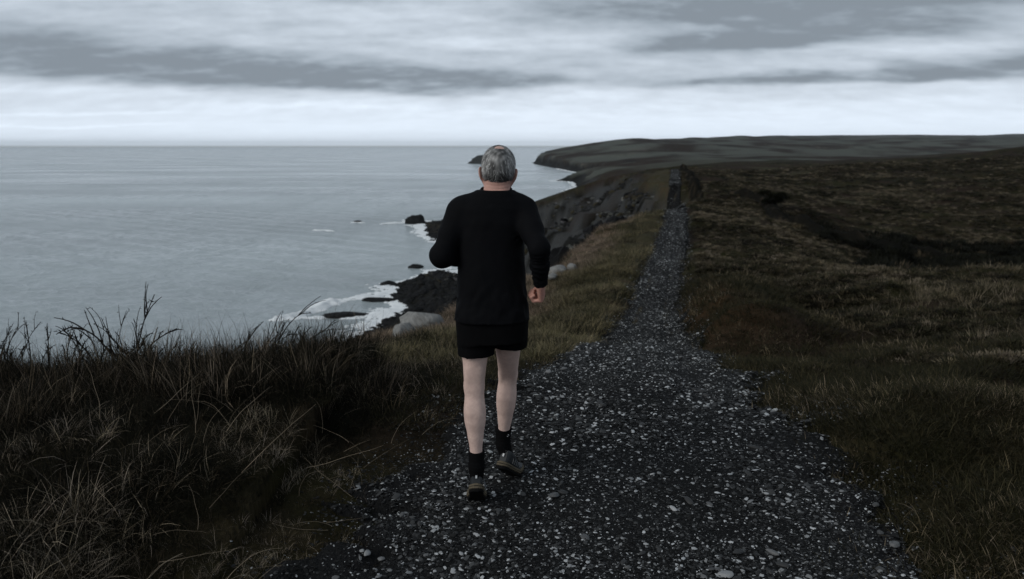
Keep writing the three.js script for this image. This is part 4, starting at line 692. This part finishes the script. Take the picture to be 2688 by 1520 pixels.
for (const [x, z, sx, sy, sz, turn, seed, label] of [
  [-37.8, -167, 6.2, 0.9, 2.4, 0.12, 61, 'long low black rock awash beside the breaking wave'], [-32.4, -184.7, 5.2, 0.9, 2.2, 0.05, 62, 'low dark rock just off the shore between two foam patches'], [-34.5, -207, 2.6, 1.2, 2, 0.5, 63, 'small dark rock off the point nearest the runner\'s left elbow'],
  [-30.3, -236, 2.6, 1.1, 1.8, 0.2, 64, 'lone small dark rock in open water below the runner\'s left elbow'], [-78.4, -383, 2.2, 0.8, 1.5, 0.3, 65, 'tiny rock in white water left of the dark promontory'],
  [-52, -1690, 44, 17, 40, 0.1, 66, 'distant grey islet on the horizon left of the runner\'s head']]) {
  const far = z < -1000, o = tag(mesh(far ? 'islet' : 'sea_rock', rockGeometry(seed, far ? 5 : 4, sx, sy, sz, far ? 0.22 : 0.3, far ? 0 : 12), far ? new THREE.MeshPhysicalMaterial({ color: new THREE.Color(0.045, 0.048, 0.047), map: lichen, roughness: 1, specularIntensity: 0.05 }) : wetRock), label, far ? 'islet' : 'rock', far ? undefined : 'dark rocks in the surf'); o.position.set(x, SEA + sy * 0.1, z); o.rotation.y = turn;
}
// the dark knoll at the end of the promontory
{ const o = tag(mesh('rock_stack', rockGeometry(71, 5, 5.6, 5.2, 6, 0.34, 3), wetRock), 'dark humped rock at the tip of the promontory left of the runner', 'rock'); o.position.set(-48.2, SEA - 1.2, -377); o.rotation.y = 0.3; }

// white water: foam lies a little above the sea where waves break, and dips below it elsewhere
const foamMat = new THREE.MeshPhysicalMaterial({ color: new THREE.Color(0.80, 0.83, 0.85), roughness: 0.9, specularIntensity: 0.2 });
function foamSheet(x0, x1, z0, z1, cell, mask, height) {
  const nx = Math.ceil((x1 - x0) / cell), nz = Math.ceil((z1 - z0) / cell), val = new Float32Array((nx + 1) * (nz + 1)), id = new Int32Array((nx + 1) * (nz + 1)).fill(-1), pos = [], idx = [];
  for (let j = 0; j <= nz; j++) for (let i = 0; i <= nx; i++) val[j * (nx + 1) + i] = mask(x0 + i * cell, z0 + j * cell);
  const get = (i, j) => { const o = j * (nx + 1) + i; if (id[o] < 0) { const x = x0 + i * cell, z = z0 + j * cell; id[o] = pos.length / 3; pos.push(x, SEA + swell(x, z) + 0.1 + clamp(val[o], -1, 1) * height + 0.12 * fbm(x * 0.9, z * 0.9, 2) * clamp(val[o]), z); } return id[o]; };
  for (let j = 0; j < nz; j++) for (let i = 0; i < nx; i++) { const o = j * (nx + 1) + i; if (Math.max(val[o], val[o + 1], val[o + nx + 1], val[o + nx + 2]) <= 0) continue; const a = get(i, j), b = get(i + 1, j), c = get(i, j + 1), d = get(i + 1, j + 1); idx.push(a, c, b, b, c, d); }
  return geo(pos, idx);
}
const segDist = (x, z, L) => { let b = 1e9, t0 = 0; for (let i = 0; i + 1 < L.length; i++) { const ex = L[i + 1][0] - L[i][0], ez = L[i + 1][1] - L[i][1], t = clamp(((x - L[i][0]) * ex + (z - L[i][1]) * ez) / (ex * ex + ez * ez)), d = Math.hypot(x - L[i][0] - ex * t, z - L[i][1] - ez * t); if (d < b) { b = d; t0 = (i + t) / (L.length - 1); } } return [b, t0]; };
{
  const fringe = (x, z) => { const D = coastDistance(x, z); if (D > 1.5 || D < -16) return -1; const n = fbm(x / 6 + 3, z / 4, 4, 0.6), m = fbm(x / 22 + 8, z / 22, 2); const k = fbm(x / 2.3 + D / 3, z / 2.3, 3, 0.6); return 0.75 - (-D) / (4.5 + 7 * m) + 0.9 * n + 1.25 * k - 0.1; };
  const bands = WASH.map((w) => [w.map((p) => [p[0], p[1]]), w[0][2]]);
  const wash = (x, z) => { let v = fringe(x, z); for (const [L, w] of bands) { const [d, t] = segDist(x, z, L); if (d > w * 3) continue; v = Math.max(v, 0.85 - d / (w * (0.35 + 0.65 * Math.sin(Math.PI * clamp(t, 0.04, 0.96)))) + 0.8 * fbm(x / 5, z / 2.4 + 5, 4, 0.62) + 1.1 * fbm(x / 1.6, z / 1.2, 2)); } return v; };
  const near = foamSheet(-88, 26, -256, -118, 0.45, wash, 0.28), far = foamSheet(-100, 8, -392, -300, 0.9, wash, 0.3), cove = foamSheet(25, 130, -1300, -560, 3, fringe, 0.5);
  const o = mesh('surf', mergeGeometries([near, far, cove]), foamMat); o.userData.kind = 'stuff'; o.userData.label = 'white surf washing round the foot of the cliffs';
  const L = BREAKER, b = foamSheet(Math.min(...L.map((p) => p[0])) - 8, Math.max(...L.map((p) => p[0])) + 8, Math.min(...L.map((p) => p[1])) - 8, Math.max(...L.map((p) => p[1])) + 8, 0.4, (x, z) => { const [d, t] = segDist(x, z, L); return 1.0 - d / (lerp(1.2, 3.2, t) * (0.8 + 0.6 * fbm(x / 4, z / 4, 3))) + 0.7 * fbm(x / 1.8, z / 1.5, 3); }, 0.75);
  tag(mesh('breaking_wave', b, foamMat), 'long white breaking wave offshore, left of the low black rock', 'wave');
}
// overgrown earth bank winding across the moor
{
  const c = new THREE.CatmullRomCurve3(BANK.map((p) => new THREE.Vector3(p[0], 0, p[2]))), N = 420, M = 14, pos = [], idx = [], col = [], P = c.getSpacedPoints(N);
  for (let i = 0; i <= N; i++) {
    const p = P[i], q = P[Math.min(N, i + 1)], s = P[Math.max(0, i - 1)], dx = q.x - s.x, dz = q.z - s.z, L = Math.hypot(dx, dz), nx = dz / L, nz = -dx / L, end = sstep(0, 12, i) * (1 - sstep(N - 12, N, i));
    const hgt = (0.55 + 0.35 * fbm(i * 0.12, 3, 3) + 0.25 * fbm(i * 0.5, 8, 2)) * end, wid = 0.75 + 0.2 * fbm(i * 0.2, 5, 2);
    for (let j = 0; j <= M; j++) { const t = j / M * 2 - 1, x = p.x + nx * t * wid, z = p.z + nz * t * wid, y = land(x, z) - 0.15 + hgt * Math.pow(1 - t * t, 0.6) * 1.3 + 0.12 * fbm(x * 3, z * 3, 2) * (1 - t * t); pos.push(x, y, z); const k = sstep(0.1, 0.5, fbm(x * 0.7, z * 0.7 + t, 3)); col.push(...mix3([0.008, 0.0075, 0.006], [0.035, 0.027, 0.018], k)); }
  }
  for (let i = 0; i < N; i++) for (let j = 0; j < M; j++) { const a = i * (M + 1) + j, b = a + 1, d = a + M + 1, e = d + 1; idx.push(a, b, d, b, e, d); }
  tag(mesh('field_bank', geo(pos, idx, { color: col }), new THREE.MeshPhysicalMaterial({ vertexColors: true, roughness: 1, specularIntensity: 0.05 })), 'low dark overgrown field bank winding across the moor', 'bank');
  const bush = tag(mesh('gorse_bush', (() => { const g = []; for (let k = 0; k < 26; k++) { const r = mulberry(k + 300), a = cushionGeometry(k + 900, 120); a.scale(0.45, 0.4, 0.45); a.translate((r() - 0.5) * 1.6, 0.15 + r() * 0.75 * (1 - Math.abs(r() - 0.5)), (r() - 0.5) * 1.2); g.push(a); } return mergeGeometries(g); })(), new THREE.MeshPhysicalMaterial({ color: new THREE.Color(0.009, 0.010, 0.006), roughness: 1, specularIntensity: 0.05, side: THREE.DoubleSide })), 'single dark gorse bush on the field bank', 'bush');
  bush.position.set(21.2, land(21.2, -61.5) + 0.3, -61.5); bush.scale.setScalar(1.15);
}
// brambles and bare scrub on the brow of the seaward bank
const twig = new THREE.MeshPhysicalMaterial({ color: new THREE.Color(0.012, 0.010, 0.0085), roughness: 0.9, specularIntensity: 0.15 }), deadStem = new THREE.MeshPhysicalMaterial({ color: new THREE.Color(0.19, 0.155, 0.115), roughness: 0.9, specularIntensity: 0.15 }), leafMat = new THREE.MeshPhysicalMaterial({ color: new THREE.Color(0.022, 0.019, 0.012), roughness: 0.9, specularIntensity: 0.15, side: THREE.DoubleSide });
function stemTube(pts, r0, r1, sides = 5) {                         // tapering tube along points
  const c = new THREE.CatmullRomCurve3(pts), N = Math.max(6, pts.length * 4), P = c.getPoints(N), pos = [], idx = [], up = new THREE.Vector3(0.3, 0.2, 0.9).normalize(), t = new THREE.Vector3(), a = new THREE.Vector3(), b = new THREE.Vector3();
  for (let i = 0; i <= N; i++) { t.subVectors(P[Math.min(N, i + 1)], P[Math.max(0, i - 1)]).normalize(); a.crossVectors(t, up).normalize(); b.crossVectors(t, a); const r = lerp(r0, r1, i / N); for (let j = 0; j < sides; j++) { const th = j / sides * 6.283; pos.push(P[i].x + (a.x * Math.cos(th) + b.x * Math.sin(th)) * r, P[i].y + (a.y * Math.cos(th) + b.y * Math.sin(th)) * r, P[i].z + (a.z * Math.cos(th) + b.z * Math.sin(th)) * r); } }
  for (let i = 0; i < N; i++) for (let j = 0; j < sides; j++) { const k = (j + 1) % sides, p = i * sides + j, q = i * sides + k; idx.push(p, q, p + sides, q, q + sides, p + sides); }
  return [geo(pos, idx), c];
}
function cane(r, from, dir, len, rise, bow, droop) {                // arching cane: points
  const pts = []; let p = new THREE.Vector3(...from), el = rise, az = dir; const n = 7;
  for (let k = 0; k <= n; k++) { pts.push(p.clone()); p.add(new THREE.Vector3(Math.cos(el) * Math.cos(az), Math.sin(el), Math.cos(el) * Math.sin(az)).multiplyScalar(len / n)); el -= bow / n + droop * (k / n) ** 2 + (r() - 0.5) * 0.22; az += (r() - 0.5) * 0.35; }
  return pts;
}
function bramble(seed, x, z, spec, label) {
  const r = mulberry(seed), y = groundY(x, z), t = thing('bramble_bush', label, 'bush', [x, y, z], 'bare brambles on the brow of the bank'), leaves = [];
  const prick = (c, n, r0, list) => { for (let k = 0; k < n; k++) { const u = 0.1 + 0.88 * r(), p = c.getPoint(u), a = new THREE.Vector3(r() - 0.5, r() - 0.3, r() - 0.5).normalize(), g = new THREE.ConeGeometry(r0 * 0.9, r0 * 5, 3); g.translate(0, r0 * 2.5, 0); g.applyQuaternion(new THREE.Quaternion().setFromUnitVectors(new THREE.Vector3(0, 1, 0), a)); g.translate(p.x, p.y, p.z); list.push(g.deleteAttribute('uv')); } };
  const leaf = (p, s) => { const a = r() * 6.28, g = geo([0, 0, 0, s * 0.35, s * 0.2, s * 0.2, s, 0.1 * s, 0, s * 0.45, -0.05 * s, -s * 0.3], [0, 1, 2, 0, 2, 3]); g.rotateZ((r() - 0.3) * 1.5).rotateY(a).translate(p.x, p.y, p.z); leaves.push(g); };
  spec.forEach(([dx, dz, dir, len, rise, bow, droop, thick = 0.0032, side = 3, lf = 5], k) => {
    const pts = cane(r, [dx, -0.04, dz], dir, len, rise, bow, droop), [g, c] = stemTube(pts, thick, thick * 0.35), list = [g]; prick(c, Math.round(len * 26), thick * 0.75, list);
    for (let s = 0; s < side; s++) { const u = 0.3 + 0.6 * r(), p = c.getPoint(u), tn = c.getTangent(u), az = Math.atan2(tn.z, tn.x) + (r() - 0.5) * 2.4, [g2, c2] = stemTube(cane(r, p.toArray(), az, len * (0.14 + 0.22 * r()), Math.asin(clamp(tn.y, -1, 1)) + (r() - 0.2) * 0.9, 0.5, 0.05), thick * 0.6, thick * 0.22, 4); list.push(g2); prick(c2, 3, thick * 0.5, list); for (let q = 0; q < 2; q++) leaf(c2.getPoint(0.4 + 0.6 * r()), 0.009 + 0.008 * r()); }
    for (let q = 0; q < lf; q++) leaf(c.getPoint(0.35 + 0.65 * r()), 0.008 + 0.009 * r());
    mesh(k ? `stem_${String(k).padStart(3, '0')}` : 'stem', mergeGeometries(list.map((q) => { q = q.index ? q.toNonIndexed() : q; for (const n of Object.keys(q.attributes)) if (n !== 'position' && n !== 'normal') q.deleteAttribute(n); return q; })), twig, t);
  });
  if (leaves.length) { const l = mesh('leaves', mergeGeometries(leaves), leafMat, t); l.userData.kind = 'stuff'; }
  return t;
}
const fan = (seed, n, w, d, len, rise, opt = {}) => { const r = mulberry(seed), s = []; for (let k = 0; k < n; k++) s.push([(r() - 0.5) * w, (r() - 0.5) * d, (opt.dir ?? (r() < 0.5 ? 0 : Math.PI)) + (r() - 0.5) * 1.6, len * (0.55 + 0.7 * r()), rise + (r() - 0.5) * 0.7, (opt.bow ?? 0.7) * (0.5 + r()), 0.12 * r(), (opt.thick ?? 0.0028) * (0.7 + 0.6 * r()), opt.side ?? 3, opt.lf ?? 5]); return s; };
bramble(401, -2.98, -5.55, [...fan(1, 30, 0.55, 0.3, 0.42, 1.2, { side: 5, thick: 0.006 }), [0.0, 0, Math.PI, 0.70, 1.45, 1.3, 0.5, 0.008, 6, 6], [0.02, 0, 0, 0.62, 1.15, 0.9, 0.1, 0.0075, 6, 6], [0.08, 0.02, 0.2, 0.66, 1.5, 0.4, 0.05, 0.007, 5, 5], [-0.1, 0.02, 2.8, 0.5, 1.3, 0.8, 0.2, 0.0065, 5, 5]], 'tall thorny bramble with dark arching canes, highest on the bank').scale.set(1.1, 1.3, 1.1);
bramble(402, -2.42, -5.7, fan(2, 36, 0.6, 0.3, 0.40, 1.05, { dir: 0.2, side: 5, thick: 0.0052 }), 'low tangle of dark bramble just right of the tallest one');
bramble(403, -1.98, -5.85, [...fan(3, 28, 0.5, 0.25, 0.44, 1.15, { dir: 0.1, side: 4, thick: 0.005 }), [0.0, 0, 0.2, 0.72, 1.2, 0.2, 0.75, 0.0066, 3, 4], [0.02, 0, 0, 0.7, 0.75, 0.35, 0.05, 0.0068, 4, 4], [-0.05, 0, 0.3, 0.55, 1.35, 0.2, 0.05, 0.0055, 4, 6]], 'bare bramble with one hooped cane, rightmost on the bank');
bramble(404, -3.5, -5.35, fan(4, 17, 0.55, 0.3, 0.36, 1.2, { dir: 0.4, bow: 0.4, lf: 12, thick: 0.0045 }), 'slender leafy stems left of the tallest bramble');
bramble(405, -3.9, -5.3, fan(5, 13, 0.4, 0.25, 0.33, 1.3, { bow: 0.3, lf: 14, side: 3, thick: 0.0042 }), 'thin upright weed stems near the left edge of the photograph');
bramble(406, -1.6, -6.3, fan(6, 12, 0.45, 0.25, 0.26, 1.2, { bow: 0.4, side: 3, lf: 8, thick: 0.004 }), 'sparse short stems where the bank meets the cliff edge');
bramble(407, -2.7, -5.9, fan(7, 34, 0.7, 0.3, 0.46, 1.1, { dir: 0.3, side: 4, thick: 0.005, lf: 3 }), 'dense dark scrub just behind the tallest bramble');
// long bleached stalks lying over the grass
{
  const r = mulberry(555), geos = []; for (let k = 0; k < 4; k++) geos.push(stemTube(cane(r, [0, 0, 0], 0, 1, [0.5, 0.9, 0.3, 1.1][k], [0.3, 0.8, 0.15, 1.1][k], 0.04), 0.0036, 0.0012, 4)[0]);
  scatter('dry_stalks', 'long bleached stalks lying through the rough grass', geos, 150, () => { const [x, z] = polar(-0.78, -0.1, 2.3, 6.2), off = offTrack(x, z); if (off > -1.15) return null; const y = groundY(x, z), k = 0.4 + 0.8 * rnd(); return { x, y: y + 0.03 + 0.08 * rnd(), z, s: 0.16 + 0.36 * rnd() * rnd(), rx: (rnd() - 0.5) * 0.9, rz: (rnd() - 0.5) * 0.9, c: [0.27 * k, 0.22 * k, 0.16 * k] }; });
}
// broken rock on the cliff faces and along the foot of the cliffs
{
  const geos = [81, 82, 83, 84].map((s) => { const g = rockGeometry(s, 1, 1, 0.8, 0.85, 0.4).toNonIndexed(); g.computeVertexNormals(); return g; });
  scatter('broken_rock', 'broken rock and ledges on the cliffs and foreshore', geos, 17000, () => {
    const shore = rnd() < 0.4, [x, z, r] = polar(-0.36, 0.2, shore ? 110 : 60, 380, 1), y = land(x, z); if (info.D < -1.5 || info.D > 60) return null;
    if (shore ? info.D > 16 : info.cliff < 0.5 || info.D < 8) return null;
    if (!shore && fbm(x / 12 + 4, z / 12, 3) < -0.05 + 0.25 * rnd()) return null;
    const k = rnd(), c = shore ? vary([0.011, 0.0113, 0.0116], 0.7) : k > 0.93 ? vary([0.085, 0.085, 0.083], 0.5) : k > 0.5 ? vary([0.04, 0.041, 0.041], 0.6) : k > 0.3 ? vary([0.03, 0.026, 0.016], 0.5) : vary([0.012, 0.012, 0.0118], 0.6);
    const s = (0.2 + 0.9 * Math.pow(rnd(), 3)) * lerp(0.6, 1.5, sstep(60, 200, r)) * (shore ? 1 : 0.9);
    return { x, y: y - s * (shore ? 0.1 : 0.3), z, s, sy: s * (0.4 + 0.6 * rnd()), rx: (rnd() - 0.5) * 1, rz: (rnd() - 0.5) * 1, c };
  }, 0.95);
}
// dark crags just below the lip of the cliff
{
  const geos = [91, 92, 93].map((s) => { const g = rockGeometry(s, 2, 1, 0.9, 0.8, 0.45).toNonIndexed(); g.computeVertexNormals(); return g; });
  scatter('cliff_crags', 'black crags below the lip of the cliff', geos, 1500, () => {
    const [x, z, r] = polar(0.04, 0.2, 28, 80), y = land(x, z); if (info.cliff < 0.04 || info.sd > -2.5 || info.D < 20 || fbm(x / 5, z / 5, 2) < -0.1) return null;
    const s = (0.4 + 1.5 * rnd() * rnd()) * lerp(0.8, 1.3, sstep(30, 70, r)); return { x, y: y - s * 0.1, z, s, sy: s * (0.7 + 0.8 * rnd()), rx: (rnd() - 0.5) * 0.8, rz: (rnd() - 0.5) * 0.8, c: vary(rnd() > 0.85 ? [0.045, 0.046, 0.045] : [0.009, 0.0092, 0.0092], 0.6) };
  }, 0.95);
}

renderer.render(scene, camera);
